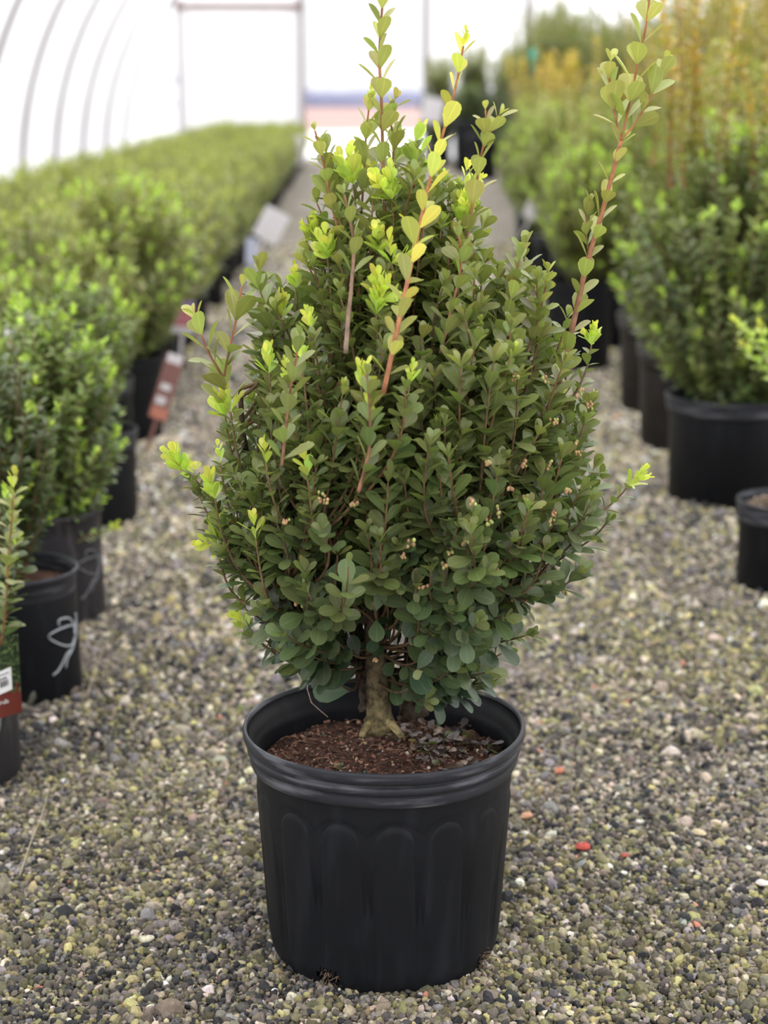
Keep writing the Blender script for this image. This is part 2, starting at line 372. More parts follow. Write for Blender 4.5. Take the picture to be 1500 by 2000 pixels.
# sliding door leaf, parked beside the opening
door = bpy.data.objects.new('door_1', None); COL.objects.link(door); door['kind'] = 'structure'; door.location = (0, YE-.14, 0)
mb = MB(); mb.add([(PXL, 0, .05), (DX0-.02, 0, .05), (DX0-.02, 0, ZH), (PXL, 0, ZH)], [(0, 1, 2, 3)]); mb.build('door_film', M_film, door)
mb = MB(); mb.box(PXL-.06, DX0+.04, -.05, .02, ZH-.05, ZH+.05); mb.build('door_top_rail', M_galvred, door, False)
M_blue = plain('faded_blue_print', (.42, .43, .62), .7)
R = random.Random(4)
for row, (py, x0, x1) in enumerate(((150, 290, 372), (156, 300, 340), (200, 300, 350))):
    x = x0; o = thing('film_print', (0, YE+.055, 0), ('faint blue printing crossing the left door post, upper line', 'faint blue printing just below the upper line, left of the door post', 'lowest line of faint blue printing on the end wall')[row], 'printed mark')
    while x < x1:
        mb = MB()
        w = R.uniform(5, 13); a = VY(x, py, YE); b = VY(x+w, py+R.uniform(5, 9), YE)
        mb.box(a.x, b.x, -.085+YE*0, -.08, b.z, a.z); x += w+R.uniform(3, 8); mb.build('printed_letter', M_blue, o, False)

# ------------------------------------------------------------------ outside the open door
M_yard = noisy('pale_concrete', (.62, .62, .63), (.75, .75, .76), .2, .9)
M_field = noisy('haze_pink_field', (.30, .19, .17), (.36, .25, .23), .15, .95)  # brown field, with the pinkish cast of distance haze put into its colour
mb = MB(); mb.add([(-30, YE, -.01), (40, YE, -.01), (40, 58, -.01), (-30, 58, -.01)], [(0, 1, 2, 3)]); tag(mb.build('yard', M_yard), None, None, None, 'structure')
mb = MB(); mb.add([(-90, 58, -.01), (120, 58, -.01), (120, 190, -.01), (-90, 190, -.01)], [(0, 1, 2, 3)]); tag(mb.build('field', M_field), None, None, None, 'structure')
mb = MB(); R = random.Random(8); x = -60
while x < 90:
    w = R.uniform(3, 7); h = R.uniform(1.0, 2.2)
    Vv, qq = lathe([(w, 0), (w*.95, h*.5), (w*.7, h*.85), (.1, h)], 10); Vv = Vv+np.array([x, 192, 0]); mb.add(Vv, qq); x += w*1.1
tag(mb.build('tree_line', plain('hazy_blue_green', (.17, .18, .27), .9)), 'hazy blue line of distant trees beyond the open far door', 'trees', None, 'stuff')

# ------------------------------------------------------------------ leaves
T_HI = (np.array([0, .16, .38, .62, .83, .95, 1.0]), np.array([.05, .26, .68, .98, .88, .54, 0]))
T_LO = (np.array([0, .4, .78, 1.0]), np.array([.08, .85, .95, 0]))
class Leaves:
    def __init__(s): s.d = []
    def add(s, p, d, n, L, Wd, c, curl=.12): s.d.append((*p, *d, *n, L, Wd, *c, curl))
    def build(s, name, parent=None, hi=True, mat=None):
        A = np.array(s.d, float); P = A[:, 0:3]; D = A[:, 3:6]; Nn = A[:, 6:9]; L = A[:, 9]; Wd = A[:, 10]; C = A[:, 11:14]; cu = A[:, 14]
        D = D/np.linalg.norm(D, axis=1)[:, None]; Nn = Nn-D*(Nn*D).sum(1)[:, None]; Nn /= np.linalg.norm(Nn, axis=1)[:, None]+1e-9
        S = np.cross(D, Nn); t, w = T_HI if hi else T_LO; m = len(t)-1
        rows = []; uv = []
        for a in range(m):
            for x in (-1, 0, 1):
                rows.append((t[a], x*w[a], abs(x)*w[a])); uv.append((x, t[a], 0))
        rows.append((1.0, 0, 0)); uv.append((0.5, 1, 0)); rows = np.array(rows); nv = len(rows)
        V = P[:, None]+D[:, None]*(rows[None, :, 0, None]*L[:, None, None])+S[:, None]*(rows[None, :, 1, None]*Wd[:, None, None]*.5) \
            + Nn[:, None]*((rows[None, :, 2]*.10*Wd[:, None]-cu[:, None]*L[:, None]*rows[None, :, 0]**2)[..., None])
        q = []
        for a in range(m-1):
            for x in (0, 1): q.append((3*a+x, 3*a+x+1, 3*a+3+x+1, 3*a+3+x))
        b = 3*(m-1); tr = [(b, b+1, nv-1), (b+1, b+2, nv-1)]
        off = (np.arange(len(P))*nv)[:, None, None]
        Q = (np.array(q)[None]+off).reshape(-1, 4); T = (np.array(tr)[None]+off).reshape(-1, 3)
        col = np.repeat(np.hstack([C, np.ones((len(C), 1))]), nv, 0); luv = np.tile(np.array(uv, float), (len(P), 1))
        return mesh_np(name, V.reshape(-1, 3), [Q, T], mat or M_leaf, parent, True, {'col': ('FLOAT_COLOR', col), 'luv': ('FLOAT_VECTOR', luv)})
def unit(v): return v/(np.linalg.norm(v)+1e-12)
def bez(a, b, c, n=14):
    t = np.linspace(0, 1, n)[:, None]; return (1-t)**2*a+2*t*(1-t)*b+t*t*c
def walk(pts, s0, step, rng, jit=.2):
    seg = np.linalg.norm(np.diff(pts, axis=0), axis=1); cs = np.concatenate([[0], np.cumsum(seg)]); tot = cs[-1]
    s = s0*tot; out = []
    while s < tot-.002:
        i = min(np.searchsorted(cs, s, 'right')-1, len(seg)-1); f = (s-cs[i])/seg[i]
        a = max(i-1, 0); b = min(i+2, len(pts)-1)
        out.append((pts[i]*(1-f)+pts[i+1]*f, unit(pts[b]-pts[a]), s/tot)); s += step*(1+rng.uniform(-jit, jit))
    return out
def pair(lv, p, T, phi, ang, L, Wd, col, rng, up=.3, curl=.12, single=False, cj=.12):
    ref = np.array([0, 0, 1.]) if abs(T[2]) < .9 else np.array([0, 1., 0])
    A = unit(np.cross(T, ref)); B = np.cross(T, A)
    for sgn in ((1,) if single else (1, -1)):
        ph = phi+(0 if sgn > 0 else PI)+rng.normal(0, .25); S = A*math.cos(ph)+B*math.sin(ph)
        a = ang*(1+rng.normal(0, .18)); D = unit(T*math.cos(a)+S*math.sin(a)+rng.normal(0, .12, 3))
        Nn = T*math.sin(a)-S*math.cos(a)+np.array([0, 0, up])+rng.normal(0, .15, 3)
        l = L*(1+rng.normal(0, .13)); c = np.clip(np.array(col)*1.35*(1+rng.normal(0, cj))*(1+rng.normal(0, .05, 3)), .003, .9)
        lv.add(p, D, Nn, l, Wd*l/L*(1+rng.normal(0, .08)), c, curl)
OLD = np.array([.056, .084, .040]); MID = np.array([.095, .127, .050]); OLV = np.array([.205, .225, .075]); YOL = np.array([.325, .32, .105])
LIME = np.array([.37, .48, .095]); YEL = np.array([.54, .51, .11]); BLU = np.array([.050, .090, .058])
def mixc(a, b, t): t = min(max(t, 0), 1); return a*(1-t)+b*t
def flush_tip(lv, p, T, rng, L=.018, n=3, c0=LIME, c1=YEL):   # cluster of soft new leaves at a shoot tip
    for sh in range(n):
        d = unit(T+rng.normal(0, .45 if n > 1 else .05, 3)*(sh > 0)); q = p.copy(); phi = rng.uniform(0, PI)
        for kx in range(4):
            pair(lv, q, d, phi+kx*PI/2, .75-.14*kx, L*(1-.13*kx), L*.44*(1-.1*kx), mixc(c0, c1, .15+.2*kx+rng.uniform(-.2, .2)), rng, .1, -.05)
            q = q+d*L*.36

# ------------------------------------------------------------------ main shrub in its pot
PX, PY = .0306, 2.0598
SOILZ = .262
root = thing('potted_boxwood', (PX, PY, 0), 'large boxwood with tall wispy shoots in ribbed black pot, alone mid-path on gravel', 'potted shrub')
def VL(px, py, dy=0):                        # local point in the pot's frame, at depth dy behind its axis
    w = VY(px, py, PY+dy); return np.array([w.x-PX, dy, w.z])
# pot body with arched flutes
def build_main_pot():
    nseg = 540; zs = np.concatenate([[0, .0, .004, .010, .018], np.linspace(.026, .255, 64), [.262, .2625]])
    rb, rt = .1455, .1625
    r0 = rb+(rt-rb)*zs/.262; r0[0] = .10; r0[1] = .136; r0[2] = .1405; r0[3] = .1435; r0[4] = .1455
    th = np.arange(nseg)*2*PI/nseg; NP = 15; pitch = 2*PI/NP
    TH, Z = np.meshgrid(th, zs); off = ((TH+PI/2+.34*pitch) % pitch)-pitch/2; u = off*.155; hw = .0245; zc = .205
    dd = np.where(Z > zc, np.hypot(u, Z-zc), np.abs(u)); s = (hw-dd)/.0035
    ins = 1/(1+np.exp(-s*1.6)); groove = np.exp(-(s+1.0)**2/1.2)
    fade = np.clip((Z-.012)/.05, 0, 1)
    Rr = r0[:, None]+(ins*.0015-groove*.0016)*fade+.0006*np.sin(TH*2+1)+.0009*np.sin(TH*3)*(Z/.26)
    V = np.stack([Rr*np.cos(TH), Rr*np.sin(TH), Z], -1).reshape(-1, 3); m = len(zs)
    i = np.arange(m-1)[:, None]*nseg; j = np.arange(nseg)[None]; kk = (j+1) % nseg
    q = np.stack([i+j, i+kk, i+nseg+kk, i+nseg+j], -1).reshape(-1, 4)
    cen = V[q].mean(1); ang = np.degrees(np.arctan2(cen[:, 0], -cen[:, 1])); keep = np.ones(len(q), bool)
    for a0, wv, hh, zz in ((-29, 5.2, .022, .012), (58, 5, .020, .014), (150, 5, .02, .012), (-125, 5, .02, .012)):
        d = np.abs(ang-a0)/(wv*(1+.25*np.sin(cen[:, 2]*900)))
        keep &= ~((d < 1) & (cen[:, 2] > .003) & (cen[:, 2] < zz+hh*(.75+.25*np.sin(ang*3))))
    q = q[keep]
    pot = mesh_np('pot', V, q, M_pot, root)
    # bottom plate + inner wall
    Vv, qq = lathe([(.1712, .300), (.1700, .290), (.1660, .287), (.1655, .278), (.1620, .274), (.1600, .264), (.1595, .2), (.1425, .012), (.10, .008), (.001, .008)], 96); mb = MB()
    mb.add(Vv, qq)
    # rim with its ridges
    prof = [(.1625, .256), (.1672, .258), (.1690, .262), (.1690, .270), (.1680, .2735), (.1700, .2745), (.1725, .277), (.1730, .282), (.1712, .2845), (.1690, .2855),
            (.1690, .2875), (.1722, .2885), (.1762, .291), (.1775, .295), (.1775, .3015), (.1765, .3045), (.1745, .3050), (.1725, .3042),
            (.1712, .300)]
    prof = np.array(prof)
    V2, q2 = lathe(prof, 256); rr = np.hypot(V2[:, 0], V2[:, 1]); a = np.arctan2(V2[:, 1], V2[:, 0])
    wob = 1+.004*np.sin(2*a+.6)+.0016*np.sin(5*a); V2[:, 0] *= wob; V2[:, 1] *= wob; V2[:, 2] += .0012*np.sin(3*a+1)
    rim = MB(); rim.add(V2, q2); ro = rim.build('rim', M_rim, pot); tag(ro, 'scuffed grey stepped rim')
    i2 = mb.build('pot_lining', M_pot, pot)
build_main_pot()
# soil: bumpy top and sides against the pot wall
rng = np.random.RandomState(21)
def build_soil():
    nr, na = 40, 128; rs = np.linspace(0, .1585, nr); a = np.arange(na)*2*PI/na
    Rg, A = np.meshgrid(rs, a, indexing='ij'); X = Rg*np.cos(A); Y = Rg*np.sin(A)
    Zt = SOILZ-.012+.010*np.exp(-(X**2+Y**2)/.004)+.004*smooth_noise(X, Y, 4, 12)+.003*smooth_noise(X, Y, 6, 40)
    V = np.stack([X, Y, Zt], -1).reshape(-1, 3)
    ext = np.stack([.141*np.cos(a), .141*np.sin(a), np.full(na, .011)], 1); V = np.vstack([V, ext])
    m = nr+1; i = np.arange(m-1)[:, None]*na; j = np.arange(na)[None]; kk = (j+1) % na
    q = np.stack([i+j, i+kk, i+na+kk, i+na+j], -1).reshape(-1, 4)
    return mesh_np('soil', V, q, M_soil, root)
build_soil()
def soil_h(x, y):
    x = np.asarray([x]); y = np.asarray([y])
    return float(SOILZ-.012+.010*np.exp(-(x**2+y**2)/.004)+.004*smooth_noise(x, y, 4, 12)[0]+.003*smooth_noise(x, y, 6, 40)[0])
mb = MB()
cols = [(.10, .048, .034), (.065, .035, .028), (.17, .085, .06), (.26, .15, .10), (.035, .022, .018), (.045, .03, .025), (.13, .06, .045)]
for n_ in range(3800):
    r = .155*math.sqrt(rng.rand()); a = rng.uniform(0, 2*PI); x, y = r*math.cos(a), r*math.sin(a); z = soil_h(x, y)+rng.uniform(-.001, .0035)
    l = rng.uniform(.002, .0055)*(1.7 if rng.rand() < .12 else 1); w = l*rng.uniform(.25, .7); h = w*.35
    M = Matrix.Translation((x, y, z)) @ Matrix.Rotation(rng.uniform(0, 2*PI), 4, 'Z') @ Matrix.Rotation(rng.normal(0, .5), 4, 'X') @ Matrix.Rotation(rng.normal(0, .4), 4, 'Y')
    mb.box(-l/2, l/2, -w/2, w/2, -h/2, h/2, np.array(cols[rng.randint(len(cols))])*rng.uniform(.8, 2.1), M)
tag(mb.build('mulch', M_bits, root, False), None, None, None, 'stuff')
mb = MB()
for n_ in range(70):                       # pale fertiliser and perlite beads
    r = .14*math.sqrt(rng.rand()); a = rng.uniform(0, 2*PI); x, y = r*math.cos(a), r*math.sin(a); s = rng.uniform(.0012, .0026)
    Vv, qq = lathe([(.0001, -s), (s*.8, -s*.6), (s, 0), (s*.8, s*.6), (.0001, s)], 8); mb.add(Vv+np.array([x, y, soil_h(x, y)+.003]), qq, None, [(.55, .42, .28), (.05, .22, .17), (.6, .57, .5), (.5, .3, .2)][rng.choice(4, p=[.35, .3, .2, .15])])
tag(mb.build('fertiliser_beads', M_bits, root), None, None, None, 'stuff')
lv = Leaves()
for n_ in range(240):                      # dead leaves heaped at the back right
    a = rng.normal(.55, .55); r = .155*rng.uniform(.35, .98); x, y = r*math.cos(a), r*math.sin(a)
    c = [(.05, .032, .028), (.09, .055, .045), (.15, .09, .07), (.35, .25, .17), (.13, .15, .05)][rng.choice(5, p=[.45, .25, .15, .07, .08])]
    lv.add((x, y, soil_h(x, y)+rng.uniform(.002, .012)), unit(np.array([*rng.normal(0, 1, 2), rng.normal(0, .3)])), (rng.normal(0, .4), rng.normal(0, .4), 1), .017*rng.uniform(.6, 1.1), .010, c, rng.uniform(-.2, .3))
tag(lv.build('dead_leaves', root), None, None, None, 'stuff')
for (wx, wy) in [(-.012, -.11), (-.02, -.115), (-.095, -.10), (-.10, -.09), (-.075, -.118), (-.085, -.12), (-.055, -.07), (-.06, -.03), (.07, -.08), (-.12, -.05), (-.07, -.09), (.02, -.10), (-.04, -.12)]:
    lv = Leaves()
    for kx in range(9):
        x, y = wx+rng.normal(0, .005), wy+rng.normal(0, .005)
        lv.add((x, y, soil_h(x, y)+.003), unit(np.array([*rng.normal(0, 1, 2), .5])), (0, 0, 1), .0065, .0045, (.07, .15, .03), .1)
    lv.build('weed', root)
mb = MB()                                   # fine fibres in the mulch, one looping over the rim
for n_ in range(60):
    r = .145*math.sqrt(rng.rand()); a = rng.uniform(0, 2*PI); x, y = r*math.cos(a), r*math.sin(a); d = rng.uniform(0, 2*PI); l = rng.uniform(.008, .03)
    pts = [(x+l*t*math.cos(d+t), y+l*t*math.sin(d+t), soil_h(x, y)+.003+.003*math.sin(t*3)) for t in np.linspace(0, 1, 6)]
    mb.tube(pts, .0005, 4, (.33, .2, .12))
mb.tube([VL(602, 1325, .10), VL(600, 1345, .08), VL(608, 1372, .05), VL(622, 1385, .02), VL(640, 1400, 0)], .0006, 5, (.35, .25, .2))
tag(mb.build('root_fibres', M_bits, root), None, None, None, 'stuff')
for a0 in (-29, 58, 150, -125):
    mb = MB()
    for n_ in range(34):
        a = math.radians(a0+rng.normal(0, 2.6)); z0 = rng.uniform(.006, .03); rr = .142
        p = np.array([rr*math.sin(a), -rr*math.cos(a), z0]); out = np.array([math.sin(a), -math.cos(a), 0])
        mb.tube([p, p+out*.004+rng.normal(0, .002, 3), p+out*.005+rng.normal(0, .005, 3)-np.array([0, 0, .004])], .0005, 4, np.array((.16, .11, .08))*rng.uniform(.4, 1.6))
    tag(mb.build('root_tuft', M_bits, root), None, None, None, 'stuff')

# trunks and scaffold branches
def poly(pts, n=24):
    pts = np.array(pts, float); m = len(pts); t = np.linspace(0, m-1, n); out = []
    P_ = np.vstack([2*pts[0]-pts[1], pts, 2*pts[-1]-pts[-2]])
    for x in t:
        i = min(int(x), m-2); f = x-i; p0, p1, p2, p3 = P_[i], P_[i+1], P_[i+2], P_[i+3]
        out.append(.5*((2*p1)+(-p0+p2)*f+(2*p0-5*p1+4*p2-p3)*f*f+(-p0+3*p1-3*p2+p3)*f**3))
    return np.array(out)
BARK = np.array([.085, .062, .047]); MOSSB = np.array([.105, .088, .045]); YB_ = np.array([.34, .27, .13])
SK = []                                     # skeleton points for twigs to spring from
def trunk(pts, r0, r1, name='trunk', moss=True):
    P_ = poly(pts, 30); t = np.linspace(0, 1, 30); r = r0+(r1-r0)*t; r = r*(1+.08*np.sin(t*37)+.05*np.sin(t*61+1))
    r[:3] *= np.array([1.22, 1.12, 1.04])
    c = np.array([mixc(mixc(MOSSB, YB_, .25), BARK, tt*2.2) if moss else BARK for tt in t])
    mb = MB(); mb.tube(P_, r, 14, c)
    V = mb.v[0]; R2 = np.random.RandomState(3); V[:-2] += R2.normal(0, .0011, (len(V)-2, 3))
    for p in P_[10:]: SK.append(p)
    return mb
t1 = trunk([VL(742, 1425, -.02), VL(738, 1340, -.02), VL(732, 1230, -.015), VL(722, 1130, -.01), VL(700, 1060, 0), VL(670, 960, .0)], .0165, .008)
for (a, b, c_, r) in (((745, 1405), (765, 1415), (785, 1440), .006), ((730, 1405), (715, 1420), (705, 1440), .005)):
    t1.tube(poly([VL(*a, -.02), VL(*b, -.035), VL(*c_, -.045)], 8), np.linspace(r*1.3, r*.7, 8), 8, mixc(MOSSB, YB_, .7))
t1.build('trunk', M_bark, root)
trunk([VL(808, 1395, .03), VL(806, 1330, .03), VL(812, 1240, .03), VL(830, 1140, .02), VL(850, 1040, .01), VL(870, 940, 0)], .0150, .008, moss=False).build('trunk', M_bark, root)
trunk([VL(722, 1385, .02), VL(705, 1290, .04), VL(690, 1200, .06), VL(650, 1120, .08)], .011, .006, moss=False).build('trunk', M_bark, root)
bb = MB()
def branch(a, b, c_, r0, r1, col=BARK):
    P_ = bez(np.array(a), np.array(b), np.array(c_), 16); bb.tube(P_, np.linspace(r0, r1, 16), 8, col); SK.extend(P_[4:])
branch(VL(728, 1200, -.01), VL(690, 1090, -.10), VL(620, 1040, -.13), .0065, .0035)
branch(VL(735, 1215, 0), VL(640, 1200, -.05), VL(540, 1170, -.08), .005, .003)
branch(VL(812, 1240, .03), VL(850, 1150, -.06), VL(930, 1100, -.12), .007, .004)
branch(VL(830, 1140, .02), VL(930, 1080, .0), VL(1050, 1000, -.02), .007, .004)
branch(VL(720, 1130, 0), VL(600, 1080, .02), VL(500, 960, 0), .007, .004)
branch(VL(700, 1060, 0), VL(670, 900, -.06), VL(640, 780, -.07), .007, .004)
branch(VL(850, 1040, 0), VL(900, 900, -.05), VL(920, 720, -.05), .007, .004)
branch(VL(860, 980, 0), VL(850, 800, .0), VL(800, 620, .0), .007, .003)
branch(VL(670, 960, 0), VL(700, 800, .0), VL(700, 560, .0), .007, .003)
branch(VL(730, 1180, 0), VL(750, 1080, .12), VL(720, 950, .16), .007, .004)
branch(VL(812, 1240, .03), VL(880, 1150, .13), VL(960, 960, .15), .007, .004)
branch(VL(650, 1120, .08), VL(600, 1000, .14), VL(560, 850, .14), .006, .004)
branch(VL(870, 940, 0), VL(980, 880, .0), VL(1040, 740, 0), .006, .003)
branch(VL(500, 960, 0), VL(470, 880, 0), VL(470, 760, 0), .005, .003)
SKA = np.array(SK)
ENV = [(1330, 680, 930), (1295, 580, 985), (1240, 500, 1020), (1150, 465, 1075), (1050, 415, 1175), (960, 385, 1200), (900, 405, 1180), (830, 430, 1150), (750, 440, 1150), (700, 445, 1145),
       (650, 490, 1130), (600, 550, 1090), (545, 580, 1030), (480, 605, 950), (420, 625, 930), (360, 650, 910), (320, 690, 880)]
EZ = np.array([VL(750, e[0])[2] for e in ENV]); EL = np.array([VL(e[1], e[0])[0] for e in ENV]); ER = np.array([VL(e[2], e[0])[0] for e in ENV])
def env(z): return np.interp(z, EZ, EL), np.interp(z, EZ, ER)
def depth_at(px, py, f=.9):
    p = VL(px, py); l, r = env(p[2]); cx = (l+r)/2; a = (r-l)/2; s = min(abs(p[0]-cx)/a, .98); return -f*a*.92*math.sqrt(1-s*s)
rng = np.random.RandomState(77)
main = Leaves(); tw = MB(); fresh = Leaves()
def near_skel(p, L):
    d = SKA-p; q = np.hypot(d[:, 0], d[:, 1])+np.abs(d[:, 2]+L)*.8+np.where(SKA[:, 2] > p[2]-.02, .3, 0); return SKA[np.argmin(q)]
zlo, zhi = EZ.min(), EZ.max(); zr = (zhi-zlo)
TWC = np.array([.20, .13, .07]); TWO = np.array([.42, .17, .08])
ntw = 0; tries = 0
tips = []; ZTR = VL(750, 1150)[2]
while ntw < 660 and tries < 40000:
    tries += 1
    z = rng.uniform(zlo, zhi); l, r = env(z); a = (r-l)/2; cx = (l+r)/2
    if rng.rand() > (a/.30)**1.3+.08: continue
    f = rng.rand()**.36; an = rng.uniform(0, 2*PI)
    if math.sin(an) > .2 and rng.rand() < .3: continue
    tip = np.array([cx+a*f*math.cos(an), a*.92*f*math.sin(an), z+rng.normal(0, .012)])
    if z < ZTR and abs(tip[0]+.018) < .042 and tip[1] < .06: continue
    if z > zlo+.55*zr and rng.rand() < .22: continue
    if z > zlo+.5*zr and rng.rand() < .18: tip[2] += rng.uniform(.015, .05)
    if tips and np.min(np.linalg.norm(np.array(tips)-tip, axis=1)) < .016: continue
    tips.append(tip); ntw += 1
    s = (z-zlo)/zr
    L = rng.uniform(.11, .17)*(1.1 if s > .4 else .85)
    hor = max(0, 1-s/.42)*f                                # low and outside: twigs reach outward
    base = near_skel(tip, L*(1-.6*hor))
    rad = unit(np.array([math.cos(an), .92*math.sin(an), 0]))
    up = np.array([0, 0, 1.])
    edir = unit(up*(1-.75*hor)+rad*(.28+1.1*hor)*f+rng.normal(0, .15, 3))
    ctrl = tip-edir*L*.75
    ctrl[2] = max(ctrl[2], SOILZ+.03); 
    pts = bez(base, ctrl, tip, 16); tot = np.linalg.norm(np.diff(pts, axis=0), axis=1).sum()
    yth = (s > .35)*rng.uniform(0, 1)
    twc = mixc(TWC, TWO, .35*yth)*(.55+.45*s)
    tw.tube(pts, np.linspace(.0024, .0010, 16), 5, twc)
    start = max(.22, 1-(.17 if s > .3 else .14)/tot)
    big = 1.0+.16*max(0, 1-s/.45)
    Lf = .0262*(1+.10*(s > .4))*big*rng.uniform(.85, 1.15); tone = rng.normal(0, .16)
    phi = rng.uniform(0, PI); kx = 0
    for p, T, t in walk(pts, start, .0128*big, rng):
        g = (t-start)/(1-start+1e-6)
        age_lightc = mixc(mixc(BLU, OLD, s*2.2), mixc(MID, OLV, .75*s), (s*1.45-.12)*.9+g*.4+tone)  # younger leaves higher up, plus the stronger light there put into the colour
        ll = Lf*(.85+.35*math.sin(PI*min(g*1.05, 1)))*(.78 if g > .9 else 1)
        pair(main, p, T, phi+kx*PI/2, 1.0-.3*g*(s > .3), ll, ll*(.54+.08*max(0, 1-s/.4)), age_lightc, rng, .35); kx += 1
    T = unit(pts[-1]-pts[-3])
    tipc = mixc(age_lightc, OLV if s < .6 else mixc(OLV, YOL, .4), .35+.3*rng.rand())
    pair(main, tip, T, phi+kx*PI/2, .55, Lf*.8, Lf*.4, tipc, rng, .1); pair(main, tip+T*.004, T, phi+(kx+1)*PI/2, .35, Lf*.6, Lf*.3, tipc, rng, .1)
    if s > .55 and rng.rand() < .10 or (s > .3 and rng.rand() < .02): flush_tip(fresh, tip, T, rng, .013, 1, mixc(OLV, LIME, .5), mixc(LIME, YEL, .3))
# soft new growth seen in the photo
for (px, py, n, L) in ((690, 345, 4, .021), (765, 375, 4, .020), (640, 490, 4, .019), (620, 455, 3, .016), (900, 425, 4, .019), (905, 360, 2, .017), (742, 575, 3, .019), (735, 600, 2, .016), (578, 548, 2, .015), (550, 610, 2, .017),
                    (605, 635, 2, .015), (525, 715, 2, .017), (705, 740, 2, .015), (355, 905, 4, .017), (375, 915, 2, .014), (420, 960, 2, .018), (425, 1050, 3, .019), (600, 915, 1, .018), (440, 800, 3, .018), (565, 735, 1, .016), (720, 800, 1, .014),
                    (1155, 660, 3, .014), (1228, 935, 2, .016), (745, 480, 2, .017), (485, 1215, 2, .016), (820, 285, 2, .018), (500, 1040, 1, .018), (520, 890, 1, .015), (800, 735, 1, .014), (590, 700, 1, .016), (450, 790, 2, .013), (430, 890, 1, .014), (765, 500, 2, .018)):
    q = VL(px, py); l, r = env(q[2]); inside = l < q[0] < r and q[2] < zhi
    dy = depth_at(px, py, .93) if inside else 0; tip = VL(px, py+14, dy)
    an = q[0]; side = np.array([1 if px > 780 else -1, 0, 0])*(.8 if not inside and py > 850 else .1)
    d0 = unit(np.array([0, 0, 1.])+side); base = near_skel(tip, .12); ctrl = tip-d0*.10
    pts = bez(base, ctrl, tip, 16); tw.tube(pts, np.linspace(.0024, .0011, 16), 5, TWC); phi = rng.uniform(0, PI)
    for kx, (p, T, t) in enumerate(walk(pts, .35, .0115, rng)):
        pair(main, p, T, phi+kx*PI/2, .95, .020, .0112, mixc(MID, OLV, .3+.4*t), rng, .3)
    flush_tip(fresh, tip, unit(pts[-1]-pts[-3]), rng, L*1.3, n+(n > 2))
def keep_leaf(d):                            # the trunks show through a bare gap low in the front of the crown
    w = np.array(d[:3])+np.array([PX, PY, 0]); dx, dy_, dz = w[0], w[1], w[2]-CAMH
    cy_, sy_ = math.cos(YAW), math.sin(YAW); fw = dx*sy_+dy_*cy_; rx = dx*cy_-dy_*sy_
    f = fw*math.cos(PITCH)-dz*math.sin(PITCH); up = fw*math.sin(PITCH)+dz*math.cos(PITCH); qx = 750+FPX*rx/f; qy = 1000-FPX*up/f
    e = ((qx-745)/92)**2+((qy-1290)/165)**2
    e2 = ((qx-650)/45)**2+((qy-1120)/35)**2; e3 = ((qx-1045)/50)**2+((qy-1120)/40)**2
    if d[1] < .09 and e < 1: return rng.rand() < (.14 if e < .75 else .5)
    if (e2 < 1 or e3 < 1) and d[1] < .1: return rng.rand() < .3
    return True
main.d = [d for d in main.d if keep_leaf(d)]
main.build('foliage', root)
tag(fresh.build('new_growth', root), 'lime and yellow young leaf tips')
bb.build('branches', M_bark, root); tw.build('twigs', M_stem, root)

# tall shoots
ORG = np.array([.40, .17, .085]); BRN = np.array([.26, .14, .09])
def shoot(pix, Lf, step, c0, c1, stem0, stem1, dy=0, r0=.0032, r1=.0014, s0=.05, ratio=.6, ang=.72, tipn=0, dys=None, buds=False):
    m = len(pix); ds = dys if dys else [dy]*m
    pts = poly([VL(a, b, d) for (a, b), d in zip(pix, ds)], 26)
    mb = MB(); mb.tube(pts, np.linspace(r0*.68, r1*.8, 26), 7, np.array([mixc(stem0, stem1, t) for t in np.linspace(0, 1, 26)])); sh = mb.build('shoot', M_stem, root)
    lv = Leaves(); phi = rng.uniform(-.3, .3)
    for kx, (p, T, t) in enumerate(walk(pts, s0, step, rng, .12)):
        ll = Lf*1.34*(1-.28*max(0, t-.6)/.4)
        pair(lv, p, T, phi+(kx % 2)*PI/2+.15, ang*(1-.25*t), ll, ll*ratio, mixc(c0, c1, t+rng.normal(0, .2)), rng, .05, .04)
    T = unit(pts[-1]-pts[-3]); pair(lv, pts[-1], T, 1, .3, Lf*.6, Lf*.33, c1, rng, 0)
    if tipn: flush_tip(lv, pts[-1], T, rng, Lf*.6, tipn)
    lv.build('shoot_leaves', sh)
shoot([(755, 560), (752, 430), (748, 320), (745, 200), (741, 110), (746, 20), (752, -70)], .0235, .0175, OLV, YOL, BRN, ORG, -.04, .0034, .0016)
shoot([(748, 770), (772, 660), (800, 530), (822, 430), (845, 330), (868, 250), (890, 170), (905, 90)], .022, .0205, mixc(OLV, YOL, .7), YEL, ORG, ORG, dys=[-.22, -.21, -.18, -.15, -.12, -.10, -.08, -.08], r0=.0042, r1=.0015, ratio=.6, tipn=1)
shoot([(900, 560), (915, 450), (932, 350), (946, 280), (975, 225)], .023, .0165, OLV, YOL, BRN, ORG, -.06, .003, .0014)
shoot([(945, 290), (950, 250), (948, 215)], .018, .014, OLV, YOL, ORG, ORG, -.06, .0018, .0012)
shoot([(1090, 750), (1120, 630), (1145, 520), (1180, 400), (1213, 275)], .0235, .0225, OLV, YOL, BRN, ORG, -.03, .0055, .003, ratio=.55)
shoot([(1213, 275), (1200, 220), (1190, 150), (1192, 120)], .025, .019, YOL, YOL, ORG, ORG, -.03, .002, .0013, s0=.2)
shoot([(1213, 275), (1232, 190), (1248, 110), (1262, 50), (1270, -20), (1275, -60)], .028, .023, YOL, YOL, ORG, ORG, -.03, .0022, .0014, s0=.12, ratio=.66)
shoot([(1213, 275), (1245, 235), (1275, 180), (1300, 125)], .025, .020, OLV, YOL, ORG, ORG, -.03, .002, .0013, s0=.2)
